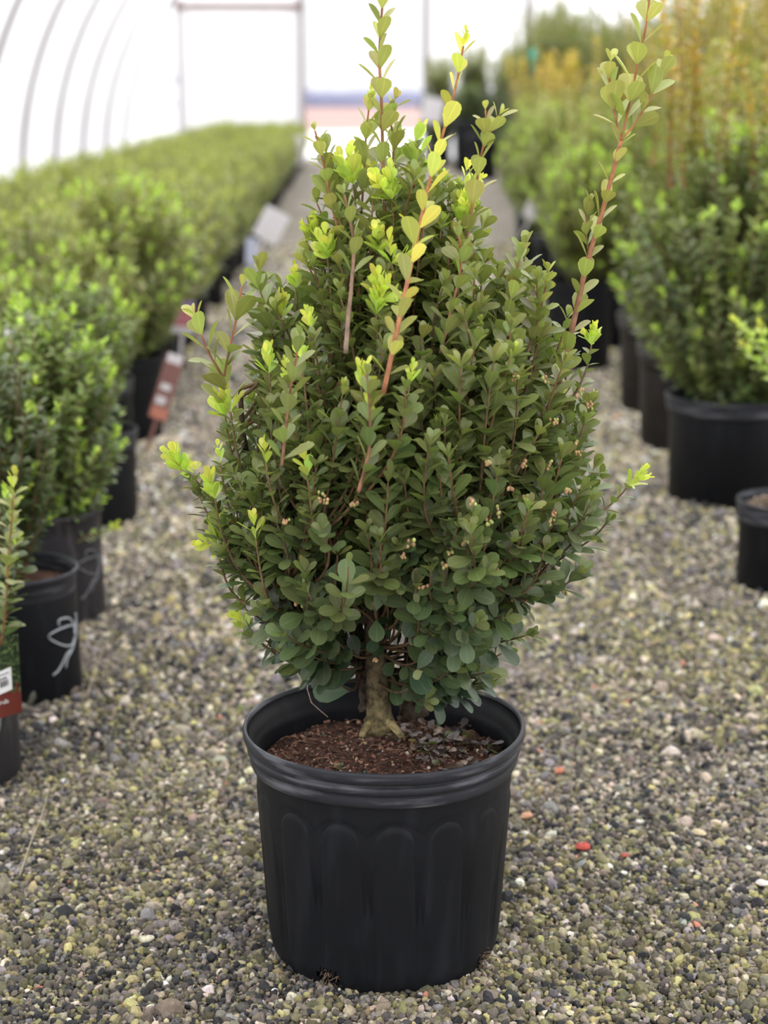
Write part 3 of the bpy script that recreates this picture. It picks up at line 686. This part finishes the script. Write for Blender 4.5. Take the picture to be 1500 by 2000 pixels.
shoot([(1150, 500), (1145, 450), (1152, 395)], .018, .012, OLV, mixc(OLV, YOL, .5), BRN, BRN, -.02, .0016, .0012, s0=.2)
shoot([(690, 600), (665, 470), (645, 390), (632, 320), (615, 255)], .020, .0155, OLV, YOL, BRN, ORG, -.05, .0028, .0014)
shoot([(445, 800), (436, 740), (408, 690), (380, 615)], .026, .0175, OLV, YOL, BRN, ORG, -.04, .0028, .0014, ratio=.58)
shoot([(438, 735), (448, 680), (460, 630), (472, 560)], .028, .018, OLV, YOL, ORG, ORG, -.04, .0022, .0014, s0=.1, ratio=.58)
shoot([(550, 910), (558, 840), (566, 770), (578, 700), (585, 660)], .024, .0165, mixc(MID, OLV, .6), OLV, BRN, ORG, -.21, .0028, .0013)
shoot([(700, 960), (720, 880), (722, 800), (716, 730)], .022, .015, MID, OLV, mixc(BRN, ORG, .4), BRN, -.24, .003, .0014)
shoot([(765, 330), (770, 280), (762, 230), (770, 195)], .023, .0155, OLV, YOL, BRN, ORG, -.03, .002, .0013)
shoot([(705, 420), (712, 330), (715, 260), (722, 200)], .022, .0165, OLV, YOL, BRN, ORG, -.03, .002, .0013, tipn=1)
shoot([(675, 690), (680, 620), (686, 560), (690, 470), (672, 380)], .022, .017, MID, OLV, np.array([.33, .24, .19]), BRN, -.16, .0042, .0018, s0=.5)
shoot([(1030, 690), (1055, 610), (1070, 530)], .019, .011, OLV, mixc(OLV, YOL, .5), BRN, BRN, -.05, .0024, .0014)
shoot([(990, 620), (1005, 550), (1018, 490)], .019, .012, OLV, OLV, BRN, BRN, -.04, .0024, .0014)
shoot([(860, 690), (880, 610), (900, 520), (895, 450)], .021, .014, mixc(MID, OLV, .7), OLV, BRN, ORG, -.13, .0028, .0014)
shoot([(640, 520), (600, 480), (610, 440)], .018, .012, OLV, YOL, BRN, BRN, -.03, .002, .0013)
shoot([(812, 400), (815, 340), (808, 290), (818, 260)], .019, .013, OLV, LIME, BRN, LIME, -.04, .002, .0013)
# flower buds in the axils
bd = MB(); rng2 = np.random.RandomState(9); ico = lathe([(.0001, -1), (.7, -.7), (1, 0), (.7, .7), (.0001, 1)], 6)
spots = [(920, 985), (975, 1000), (990, 965), (960, 1020), (810, 1060), (875, 1090), (870, 1110), (890, 1150), (893, 1165), (820, 1145), (1030, 955), (1085, 1000), (1078, 1015), (970, 1100), (1010, 900), (1070, 905), (1150, 1090),
         (1110, 1165), (1030, 1165), (640, 985), (690, 990), (585, 1170), (950, 1320), (905, 1065), (1000, 1180), (1060, 990), (1100, 960), (930, 1145), (1140, 900), (790, 1085), (620, 970), (560, 1030), (955, 905), (1120, 860), (1060, 740), (1000, 740),
         (1130, 770), (1160, 780), (1075, 830), (740, 1285)]
for (px, py) in spots:
    bd = MB()
    for c_ in range(1):
        c0 = VL(px+rng2.normal(0, 5), py+rng2.normal(0, 6), depth_at(px, py, 1.0))
        for b_ in range(6):
            s = rng2.uniform(.0012, .0022); bd.add(ico[0]*s*np.array([1, 1, 1.3])+c0+rng2.normal(0, .0024, 3), ico[1], None, np.array([(.45, .26, .15), (.50, .33, .17), (.40, .44, .14)][rng2.randint(3)])*rng2.uniform(.7, 1.2))
    tag(bd.build('flower_bud_cluster', M_bits, root), 'small tan buds')

# ------------------------------------------------------------------ generic potted shrubs
def pot_parts(parent, r, h, mat, rimmat, taper=.88, ridges=True, n=64, soil=.035, flutes=0):
    rb = r*taper
    prof = [(rb*.6, 0.001), (rb*.95, 0), (rb, .006), (rb*.3+r*.66, h*.78), (r*.955, h-.042)]
    V, q = lathe(prof, n); mb = MB(); mb.add(V, q)
    inner = [(r*.955, h-.042), (r*.93, h-.042), (rb*.97, .01)]; V, q = lathe(inner, n); mb.add(V, q)
    pot = mb.build('pot', mat, parent)
    if ridges: pr = [(r*.95, h-.045), (r*.975, h-.042), (r*.98, h-.030), (r*.965, h-.027), (r*.99, h-.024), (r*.99, h-.016), (r*.975, h-.013), (r, h-.010), (r, h-.002), (r*.99, h), (r*.965, h), (r*.945, h-.015), (r*.93, h-.045)]
    else: pr = [(r*.952, h-.045), (r*.96, h-.012), (r*.985, h-.010), (r, h-.006), (r*.995, h), (r*.965, h), (r*.945, h-.01), (r*.93, h-.045)]
    V, q = lathe(pr, n); mb = MB(); mb.add(V, q); mb.build('rim', rimmat, pot)
    zs = h-soil-.01; V, q = lathe([(r*.93, zs-.004), (r*.6, zs+.004), (r*.3, zs), (.001, zs+.006)], 32); mb = MB(); mb.add(V, q); mb.build('soil', M_soil, parent)
    return pot
def crown(parent, seed, z0, z1, r, n, Lf, cfun, step=.016, style='round', cx=0, cy=0, zb=.2, hi=False, tail=.16, tipc=None, tipp=.3, squash=1.0, stemc=None, ntop=0, topz=0, topc=None, off=None):
    R_ = np.random.RandomState(seed); lv = Leaves(); mb = MB(); H = z1-z0
    for i in range(n):
        s = R_.rand()
        if style == 'round': a = r*math.sqrt(max(1-(2*s-1)**2, .02))**.75
        elif style == 'cone': a = r*(1-s)**.6*min(1, .45+s*4)
        else: a = r*min(1, .55+1.6*s)*(1-max(0, s-.6)/.4*.55)
        if R_.rand() > (a/r)+.1: continue
        f = R_.rand()**.4; an = R_.uniform(0, 2*PI); rad = np.array([math.cos(an), squash*math.sin(an), 0])
        tip = np.array([cx, cy, z0+s*H])+rad*a*f
        L = R_.uniform(.6, 1.2)*tail; base = np.array([cx*.3+rad[0]*a*f*.2, cy*.3+rad[1]*a*f*.2, max(zb, tip[2]-L*1.7)])
        hor = max(0, 1-s/.4)*.7*f; ed = unit(np.array([0, 0, 1-.7*hor])+rad*(.3+hor)*f+R_.normal(0, .12, 3)); ctrl = tip-ed*L*.6
        pts = bez(base, ctrl, tip, 9); mb.tube(pts, np.linspace(.0026, .0012, 9), 4, stemc if stemc is not None else TWC, False); phi = R_.uniform(0, PI); tone = R_.normal(0, .15)
        for kx, (p, T, t) in enumerate(walk(pts, .3, step, R_)):
            pair(lv, p, T, phi+kx*PI/2, .95, Lf, Lf*.58, cfun(s, t, R_, tone), R_, .3)
        if R_.rand() < tipp:
            T = unit(pts[-1]-pts[-3])
            for kx in range(3): pair(lv, pts[-1]+T*kx*Lf*.3, T, phi+kx*PI/2, .7-.15*kx, Lf*.8, Lf*.42, (tipc if tipc is not None else LIME)*R_.uniform(.7, 1.1), R_, .1)
    for i in range(ntop):                     # long upright whips above the crown
        an = R_.uniform(0, 2*PI); f = R_.rand()**.5*r*.75; b_ = np.array([cx+f*math.cos(an), cy+f*math.sin(an), z1-.25*H]); tip = b_*np.array([1.15, 1.15, 0])+np.array([R_.normal(0, .03), R_.normal(0, .03), z1+topz*R_.uniform(.3, 1)])
        pts = bez(b_, (b_+tip)/2+R_.normal(0, .012, 3), tip, 10); mb.tube(pts, np.linspace(.003, .0014, 10), 5, ORG*.8 if topc is not None else TWO, False)
        for kx, (p, T, t) in enumerate(walk(pts, .1, .017, R_)): pair(lv, p, T, kx*PI/2+R_.normal(0, .4), .85, Lf*1.15, Lf*.7, mixc(OLV, topc if topc is not None else YOL, t*.9+R_.normal(0, .15)), R_, .1)
    mb.build('stems', M_stem, parent); lv.build('foliage', parent, hi=hi)
def cf_block(s, t, R_, tone): return mixc(mixc(OLD, MID, .4), mixc(mixc(OLV, YOL, .35), LIME, .06), s*.8+t*.3-.03+tone)
def cf_bright(s, t, R_, tone): return mixc(OLD*1.0, mixc(MID*1.3, LIME, .35), s*.4+t*.3+tone)
def cf_dark(s, t, R_, tone): return mixc(OLD*.85, MID*1.05, s*.6+t*.3+tone)
def cf_olive(s, t, R_, tone): return mixc(MID, mixc(OLV, YOL, .35), s*.7+t*.3+tone)

def place_r(px_right, py_front, r):
    g = G(px_right, py_front); yc = g.y+r; d = ray(px_right, py_front); x = d.x/d.y*yc; return Vector((x-r, yc, 0))
def place_l(px_left, py_front, r):
    g = G(px_left, py_front); yc = g.y+r; d = ray(px_left, py_front); x = d.x/d.y*yc; return Vector((x+r, yc, 0))

# ---- near left row
def logo(parent, r, x0, z0, s, mat, rt=.0011, sz=None):
    sz = sz or s   # white line drawing: a leaf, a curl and two tails, printed on the wall facing the path
    strokes = [[(0, 0), (-14, 5), (-34, 4), (-46, -4), (-30, -22), (-12, -32), (-4, -28), (-3, -22)],
               [(5, 20), (6, 8), (4, -14), (-6, -38), (-18, -52), (-22, -68)],
               [(3, 4), (1, -10), (-1, -14), (0, 0)],
               [(-2, 4), (-12, 18), (-26, 22), (-31, 18), (-29, 12)],
               [(-11, -40), (-19, -44), (-26, -56), (-34, -68), (-42, -74)]]
    mb = MB()
    for st in strokes:
        P_ = poly([(a, 0, b) for a, b in st], 20); u = P_[:, 0]*s; w = P_[:, 2]*sz
        ang = x0+u/r; R_ = r+.0008
        mb.tube(np.stack([R_*np.sin(ang), -R_*np.cos(ang), z0+w], 1), rt, 6)
    return mb.build('printed_logo', mat, parent)
lp1 = place_r(47, 1565, .108)
a = thing('potted_boxwood', lp1, 'cropped potted boxwood with a red and white care tag at the lower left edge', 'potted shrub')
pot_parts(a, .108, .215, M_potg, M_potg, .97, False)
lg = logo(a.children[0], .106, .95, .12, .00085, M_white, .0007)
crown(a, 11, .25, .50, .155, 300, .023, cf_dark, .012, hi=True, zb=.19, tail=.11, tipp=.15, cx=-.02)
# its long sprig of close-set leaves, standing against the frame edge
def sprig(parent, pix, Lf, step, c0, c1, stem, Y, tipn=1, name='sprig', r0=.0024):
    inv = parent.location
    pts = poly([np.array(VY(px, py, Y))-np.array(inv) for px, py in pix], 24)
    mb = MB(); mb.tube(pts, np.linspace(r0, .0012, 24), 6, stem); sh = mb.build(name, M_stem, parent); lv = Leaves(); R_ = np.random.RandomState(int(pix[0][0])+5)
    for kx, (p, T, t) in enumerate(walk(pts, .05, step, R_)): pair(lv, p, T, kx*PI/2+.5, 1.1-.3*t, Lf*(1-.25*t), Lf*.52, mixc(c0, c1, t), R_, .5)
    flush_tip(lv, pts[-1], unit(pts[-1]-pts[-3]), R_, Lf*.85, tipn, mixc(OLV, LIME, .5), YEL)
    lv.build('sprig_leaves', sh)
sprig(a, [(2, 1260), (12, 1180), (15, 1100), (22, 1030), (26, 965)], .030, .0085, MID*1.3, mixc(OLV, YOL, .5), np.array([.30, .13, .06]), 2.50, r0=.0018)
# care tag stuck into that pot
tg = thing('care_tag', VY(-6, 1330, 2.50), 'tall plant tag with foliage picture, white price sticker and brown band reading Shrub', 'plant tag')
def tag_piece(name, x0, x1, z0, z1, mat, parent, off=0, skew=.0):
    n = 10; xs = np.linspace(x0, x1, n); V = []
    for (z, s_) in ((z0, 1), (z1, 1)):
        for x in xs: V.append((x, -.06*math.cos((x)/.06)+.06-off+0, z+skew*(x-x0)))
    nF = n; V2 = [(p[0], p[1]+.0006, p[2]) for p in V]; V = V+V2
    q = [(i, i+1, nF+i+1, nF+i) for i in range(n-1)]+[(2*nF+i+1, 2*nF+i, 3*nF+i, 3*nF+i+1) for i in range(n-1)]+[(n-1, 3*n-1, 4*n-1, 2*n-1)]
    mb = MB(); mb.add(V, q); return mb.build(name, mat, parent)
M_pic = noisy('foliage_picture', (.01, .022, .008), (.12, .18, .06), 190, .3, lo=.45, hi=.72)
tag_piece('foliage_picture', -.03, .0335, -.02, .072, M_pic, tg)
tag_piece('brown_band', -.03, .0338, -.068, -.020, M_tagred, tg, skew=.25)
st_ = tag_piece('price_sticker', -.03, .022, -.034, .002, M_paper, tg, .0012, skew=.38)
mb = MB(); R = random.Random(3); x = -.018
while x < .017:
    w = R.uniform(.0006, .0016); z = -.026+.38*(x+.03); yy = -.06*math.cos(x/.06)+.06-.0016; mb.box(x, x+w, yy-.0003, yy, z+.002, z+.0115); x += w+R.uniform(.0005, .0013)
    if abs(x-.002) < .001: x += .003
x = -.028
while x < .018:
    w = R.uniform(.0015, .004); z = -.005+.38*(x+.03); yy = -.06*math.cos(x/.06)+.06-.0016; mb.box(x, x+w, yy-.0003, yy, z, z+.0016); x += w+.0008
x = .004
for w in (.0025, .001, .0025, .0025):
    z = -.0125+.38*(x+.03); yy = -.06*math.cos(x/.06)+.06-.0016; mb.box(x, x+w, yy-.0003, yy, z, z+.003); x += w+.0008
mb.build('barcode_print', M_ink, st_, False)
fc = bpy.data.curves.new('band_text', 'FONT'); fc.body = 'Shrub'; fc.size = .0098; fc.extrude = .0002; fc.align_x = 'RIGHT'
fo = link(bpy.data.objects.new('band_text', fc), tg); fo.location = (.0165, .0005, -.0345); fo.rotation_euler = (PI/2, -.24, .16)
bpy.context.view_layer.update()
tme = bpy.data.meshes.new_from_object(fo.evaluated_get(bpy.context.evaluated_depsgraph_get())); tme.materials.clear(); tme.materials.append(M_paper)
to = link(bpy.data.objects.new('band_lettering', tme), tg); to.location = fo.location; to.rotation_euler = fo.rotation_euler; bpy.data.objects.remove(fo)

lp2 = place_r(163, 1385, .112)
b = thing('potted_boxwood', lp2, 'potted boxwood in the smooth black pot with a sharp white leaf logo, lower left', 'potted shrub')
pp = pot_parts(b, .112, .235, M_pot, M_rim, .985, False, soil=.02)
logo(pp, .110, 1.30, .132, .0015, M_white, .0016, .00105)
crown(b, 12, .24, .66, .15, 330, .021, cf_dark, .012, hi=True, zb=.2, tail=.13, tipp=.3, cx=-.06)
lp3 = place_r(209, 1230, .112)
c = thing('potted_boxwood', lp3, 'bushy boxwood with lime tips in a dusty grey pot with a faint leaf logo', 'potted shrub')
pp = pot_parts(c, .112, .235, M_potg, M_potg, .985, False, soil=.02)
logo(pp, .110, 1.26, .135, .0014, plain('worn_print', (.20, .21, .23), .5), .0013, .00105)
crown(c, 13, .19, .66, .178, 480, .022, cf_bright, .013, hi=True, zb=.2, tail=.13, tipp=.5, cx=-.015)
sprig(c, [(150, 1060), (175, 1045), (200, 1040), (215, 1030)], .019, .012, MID, LIME, TWC, lp3.y-.08, 2)
lp4 = place_r(277, 1040, .12)
d = thing('potted_boxwood', lp4, 'leafy green boxwood in a plain black pot, third pot along the left side from the logo pots', 'potted shrub')
d['label'] = 'green boxwood in a plain black pot just behind the two logo pots'
pot_parts(d, .118, .245, M_pot, M_rim, .93, True)
crown(d, 14, .28, .64, .165, 220, .023, cf_bright, .014, zb=.2, tail=.14, tipp=.3, cx=-.04)
lp5 = place_r(300, 930, .125)
e = thing('potted_boxwood', lp5+Vector((-.05, 0, 0)), 'boxwood in a black pot with grey rim wedged behind the plain black one, left side', 'potted shrub')
pot_parts(e, .125, .27, M_pot, M_rim, .92, True)
crown(e, 15, .28, .68, .18, 220, .024, cf_olive, .015, zb=.22, tail=.14, tipp=.5)
lp6 = place_r(325, 868, .125)
f = thing('potted_boxwood', lp6, 'taller olive green boxwood beside the red hanging label, left side of path', 'potted shrub')
pot_parts(f, .125, .27, M_pot, M_pot, .92, True)
crown(f, 16, .30, .82, .25, 330, .027, cf_block, .016, zb=.22, tail=.16, tipp=.6)
# ---- further plants behind, along the left edge of the frame
lb = []
for j, (x, y, sc, lab) in enumerate(((-1.02, 4.25, 1.0, 'leafy boxwood at the left frame edge behind the lime-tipped one'), (-1.25, 4.75, 1.05, 'olive boxwood at the far left edge beside the white and orange tag'), (-.98, 5.0, 1.0, 'boxwood between the white and orange tag and the red label'), (-1.3, 5.55, 1.05, 'boxwood at the left frame edge in front of the long block'))):
    o = dup(f if j != 2 else e, (x, y, 0), j*1.3+.5, sc*.86, lab); lb.append(o)

# ---- long block on the left
protos = []
for v in range(3):
    o = thing('potted_boxwood', (0, 0, 0), '', 'potted shrub'); pot_parts(o, .13, .25, M_pot, M_rim if v == 0 else M_pot, .9, True, 24)
    crown(o, 40+v, .22, .68, .25, 190, .030, cf_block, .021, zb=.2, tail=.15, tipp=.45, tipc=mixc(YOL, LIME, .3)); protos.append(o)
R = random.Random(17); used = [False]*3
segs = ((6.0, 11.0, 'near end'), (11.0, 19.0, 'middle'), (19.0, 40, 'far end'))
ranks = ('aisle-edge rank', 'second rank from the aisle', 'third rank from the aisle', 'outermost rank')
yy = 6.0; row = 0
while yy < 28.6:
    sg = next(s_ for s_ in segs if yy < s_[1])
    for cidx in range(4):
        x = -.70-.008*(yy-5)-.13-cidx*.36+R.uniform(-.04, .04)+(.0 if row % 2 else .05); y = yy+R.uniform(-.06, .06)
        x = min(x, -.70-.008*(yy-5)-.13+.03)
        v = R.randrange(3); sc = R.uniform(.92, 1.08)*(1.0 if yy > 8 else .98)
        lab = 'small rounded boxwood, %s, %s of long left block' % (ranks[cidx], sg[2]); grp = 'boxwoods in the long left block, %s, %s' % (ranks[cidx], sg[2])
        if not used[v]:
            used[v] = True; o = protos[v]; o.location = (x, y, 0); o.rotation_euler.z = R.uniform(0, 6.28); o.scale = (sc,)*3; o['label'] = lab; o['group'] = grp
        else: dup(protos[v], (x, y, 0), R.uniform(0, 6.28), sc, lab, grp)
    yy += .52; row += 1

# ---- right side
rpA = place_l(1318, 1000, .168); rpA.x = VY(1424, 900, rpA.y).x
A = thing('potted_boxwood', rpA, 'big boxwood with orange upright tops in the widest black pot, right side', 'potted shrub')
pot_parts(A, .180, .29, M_pot, M_rim, .90, True, 96)
crown(A, 51, .30, 1.02, .33, 620, .027, lambda s, t, R_, tone: mixc(OLD*1.05, mixc(OLV, LIME, .25), s*.35+t*.4+tone-.1), .018, 'cone2', zb=.26, tail=.18, tipp=.55, ntop=22, topz=.40, topc=np.array([.42, .29, .075]))
rpB = place_l(1240, 888, .145)
B = thing('potted_boxwood', rpB, 'boxwood in the tall brownish pot just left of the widest black pot', 'potted shrub')
pot_parts(B, .150, .33, M_potb, M_potrb, .86, True, 72)
crown(B, 52, .34, 1.0, .25, 330, .026, cf_block, .019, 'cone2', zb=.3, tail=.18, tipp=.5, cx=.14, ntop=8, topz=.25)
rpC = place_l(1205, 815, .16)
Cc = thing('potted_boxwood', rpC, 'boxwood in the grey-rimmed pot behind the brownish pot', 'potted shrub')
pot_parts(Cc, .170, .34, M_potb, M_potrb, .86, True, 72)
crown(Cc, 53, .38, 1.0, .27, 330, .027, cf_olive, .02, 'cone2', zb=.3, tail=.18, tipp=.3, cx=.1, ntop=10, topz=.3)
rpD = place_l(1060, 730, .14); 
D = thing('potted_boxwood', rpD, 'lime green boxwood in a black pot showing behind the main shrub on the right', 'potted shrub')
pot_parts(D, .145, .36, M_pot, M_pot, .88, True, 72)
crown(D, 54, .36, .86, .21, 300, .028, cf_block, .019, 'round', zb=.3, tail=.16, tipp=.9, cx=.05)
rpE = place_l(1435, 1170, .11)
E = thing('potted_boxwood', rpE, 'small black pot at the right frame edge, nearest on that side', 'potted shrub')
pot_parts(E, .115, .20, M_pot, M_rim, .92, True, 72, soil=.01)
mb = MB(); R2 = np.random.RandomState(2)
for i in range(60):
    l = R2.uniform(.006, .016); M = Matrix.Translation((R2.uniform(-.08, .08), R2.uniform(-.08, .08), .186)) @ Matrix.Rotation(R2.uniform(0, 6), 4, 'Z'); mb.box(-l, l, -l*.3, l*.3, -.001, .002, np.array([.4, .3, .22])*R2.uniform(.3, 1.2), M)
mb.build('wood_chips', M_bits, E, False)
F_ = thing('potted_boxwood', VY(1660, 1000, 4.0)*1.0, 'bright green sprigs of a boxwood poking in from the right frame edge', 'potted shrub'); F_.location.z = 0
pot_parts(F_, .13, .25, M_pot, M_rim, .9, True, 48)
crown(F_, 56, .30, .62, .15, 160, .026, cf_bright, .015, zb=.2, tail=.14, tipp=.8, tipc=LIME)
for pix in ([(1560, 800), (1530, 760), (1500, 715), (1480, 670), (1450, 640)], [(1560, 790), (1535, 740), (1510, 700), (1492, 655)], [(1550, 800), (1520, 750), (1490, 720), (1465, 690)]):
    sprig(F_, pix, .030, .016, mixc(MID, LIME, .5), LIME, mixc(TWC, LIME, .4), 3.7, 1)

# rows behind on the right: mid-height olive, then tall
def rproto(seed, z1, r, n, cf, style, tipp, ntop, topz, topc, Lf=.03, ph=.32, step=.021):
    o = thing('potted_boxwood', (0, 0, 0), '', 'potted shrub'); pot_parts(o, .16, ph, M_pot, M_rim, .88, True, 32)
    crown(o, seed, ph+.02, z1, r, n, Lf, cf, step, style, zb=ph, tail=.2, tipp=tipp, ntop=ntop, topz=topz, topc=topc); return o
RP = {'mid': rproto(61, .95, .29, 330, cf_block, 'cone2', .4, 5, .15, None), 'olive': rproto(62, 1.05, .30, 340, cf_olive, 'cone2', .3, 12, .35, np.array([.5, .36, .07])),
      'tall': rproto(63, 1.60, .34, 430, cf_dark, 'cone2', .08, 14, .32, OLV*.9, .034, .36, .026), 'gold': rproto(64, 1.15, .30, 330, cf_olive, 'cone2', .3, 18, .5, np.array([.34, .27, .08]))}
usedr = set(); R = random.Random(23)
kinds = {'mid': 'mid-height green boxwood', 'olive': 'olive boxwood with thin whips', 'tall': 'tall dark green shrub', 'gold': 'boxwood with orange-gold tops'}
def placeR(kind, x, y, sc):
    seg = 'nearer part' if y < 10 else ('middle part' if y < 18 else 'farthest part'); lab = kinds[kind]+', '+seg+' of right block'
    if x > 1.0+.03*(y-5)+.45: lab += ', away from aisle'
    else: lab += ', at aisle edge'
    if kind not in usedr:
        usedr.add(kind); o = RP[kind]; o.location = (x, y, 0); o.rotation_euler.z = R.uniform(0, 6.28); o.scale = (sc,)*3; o['label'] = lab
    else: o = dup(RP[kind], (x, y, 0), R.uniform(0, 6.28), sc, lab)
    o['group'] = 'right block, '+lab
y = 5.75
while y < 30.5:
    for cidx in range(6):
        x = .87+.033*(y-5)+.17+cidx*.56+R.uniform(-.07, .07)+.42*min(max((y-12)/4, 0), 1)*(y < 27)
        if y > 27: x -= .5
        if x-.35 > .240*y or x > 3.75 or (cidx > 2 and y > 19) or (cidx > 3 and y > 15): continue
        if y < 7.4 and cidx == 0: continue
        if 22 < y < 27 and cidx == 0: continue
        if y < 8.5: kd = 'gold' if cidx else 'mid'
        elif y < 12: kd = R.choice(['mid', 'olive', 'olive', 'gold'] if cidx else ['mid', 'mid', 'olive'])
        elif y < 15: kd = R.choice(['olive', 'tall']) if cidx else 'olive'
        else: kd = 'tall'
        placeR(kd, x, y+R.uniform(-.08, .08), R.uniform(.92, 1.08)*(.95 if kd == 'tall' else 1))
    y += .62 if y < 12 else .84
o_x = 1.55
for kd in list(RP):
    if kd not in usedr: placeR(kd, 2.2, 9.0, 1)
# dark tubs standing beyond the main shrub's right shoulder
for j, (px, py, r, h, lab, cr) in enumerate(((918, 338, .25, .74, 'tall black tub with a small dark shrub, far along the right edge of the aisle', True), (945, 352, .22, .60, 'plain black tub in front of the shrub-topped tub, far along the aisle', False))):
    g = G(px, py); t_ = thing('nursery_tub', (g.x, g.y+r, 0), lab, 'tub'); pot_parts(t_, r, h, M_pot, M_rim, .82, True, 40)
    if cr: crown(t_, 70, .74, 1.25, .26, 200, .045, cf_dark, .03, 'round', zb=.7, tail=.2, tipp=.1)

# ------------------------------------------------------------------ tags and labels among the rows
def card(name, px, py, Y, w, h, mat, label, rot=(0, 0, 0), bands=()):
    p = VY(px, py, Y); t_ = thing(name, p, label, 'plant tag'); t_.rotation_euler = rot
    mb = MB(); mb.box(-w/2, w/2, -.001, .001, -h/2, h/2); bd_ = mb.build('card', mat, t_, False)
    for (z0, z1, x0, x1, m_) in bands:
        mb = MB(); mb.box(x0*w, x1*w, -.0018, -.0011, z0*h, z1*h); mb.build('print', m_, bd_, False)
    # stake into the pot or ground
    mb = MB(); mb.box(-.006, .006, .0012, .0028, -h/2-.10, h/2*.3); mb.build('stake', mat, t_, False)
    return t_
M_pink = plain('pink_print', (.62, .22, .27), .5); M_purp = plain('purple_print', (.35, .22, .5), .5); M_or = plain('orange_print', (.60, .24, .17), .5); M_redl = plain('faded_red_print', (.26, .125, .11), .5); M_wh = plain('tag_white', (.75, .72, .76), .5)
card('plant_tag', 358, 620, 5.75, .075, .11, M_wh, 'pink and purple plant tag standing among pots on the left', (0, .1, 0), ((-.25, .3, -.5, .5, M_pink), (.3, .5, -.5, .5, M_purp)))
card('plant_tag', 325, 755, 5.05, .055, .20, M_redl, 'long faded red label with white dots hanging beside the left pots', (0, .32, 0), ((-.5, -.33, -.4, .5, M_or), (-.28, -.16, -.35, .2, M_wh), (-.06, .04, -.3, .25, M_wh), (.36, .5, -.4, .4, M_wh)))
card('plant_tag', 35, 648, 4.05, .10, .055, M_wh, 'white tag with orange corner above the lime-tipped boxwood, left edge', (0, -.6, 0), ((-.5, .0, -.5, -.2, M_or),))
card('plant_tag', 530, 440, 8.6, .13, .16, M_wh, 'large tilted white tag on the left edge of the aisle', (0, .5, 0))
card('plant_tag', 491, 490, 7.6, .05, .11, plain('bluish_tag', (.5, .53, .68), .5), 'narrow bluish white tag just left of the large tilted one', (0, .05, 0))
card('plant_tag', 575, 292, 22, .22, .35, M_wh, 'small far white tag at the end of the left block', (0, .1, 0))
card('plant_tag', 1040, 412, 9.2, .085, .085, M_wh, 'pale round-looking tag low in the right-hand shrubs', (0, .4, 0))
card('plant_tag', 845, 215, 26, .32, .36, M_wh, 'pale blurred tag at the near corner of the far right shrubs', (0, .2, 0))
card('plant_tag', 1042, 105, 14.0, .06, .08, plain('teal_tag', (.05, .42, .34), .5), 'small teal tag high among the far right shrubs', (0, 0, 0))

# red chips and dry stalks on the gravel
def chip(px, py, s, col, label, seed):
    g = G(px, py); V, q = lathe([(.001, -1), (.6, -.8), (1, -.1), (.75, .6), (.001, .85)], 7); R_ = np.random.RandomState(seed); V = V*s*np.array([1.3, .9, .55])*(1+R_.normal(0, .12, V.shape))
    mb = MB(); mb.add(V, q, None, col); o = mb.build('pebble', M_bits, None, False); o.location = (g.x, g.y, .012); o.rotation_euler = (0, .1, R_.uniform(0, 6)); tag(o, label, 'pebble')
chip(1138, 1668, .0105, (.50, .10, .08), 'largest red pebble on the gravel right of the main pot', 1)
chip(1220, 1685, .006, (.45, .13, .10), 'small dark red pebble just right of the largest red one', 2)
chip(1028, 1607, .0095, (.55, .30, .19), 'salmon coloured pebble close beside the main pot, right side', 3)
chip(1092, 1518, .008, (.50, .19, .12), 'orange red pebble among a cluster up the path, right of the pot rim', 4)
chip(1365, 1640, .009, (.60, .50, .33), 'pale cream pebble on the right side of the path', 5)
chip(1490, 1740, .0085, (.70, .66, .62), 'whitish pebble at the right frame edge', 6)
def stalk(pix, label, r=.0011):
    pts = poly([np.array(G(a, b, z)) for a, b, z in pix], 12); mb = MB(); mb.tube(pts, np.linspace(r, r*.6, 12), 5, (.42, .36, .24)); tag(mb.build('dry_stalk', M_bits), label, 'dry stalk')
stalk([(38, 1710, .014), (62, 1640, .02), (84, 1585, .018), (97, 1530, .014)], 'long pale dry stalk lying on gravel at the lower left')
stalk([(170, 1360, .016), (185, 1310, .022), (202, 1265, .022), (215, 1235, .014)], 'thin dry stalk on the gravel right of the logo pots')
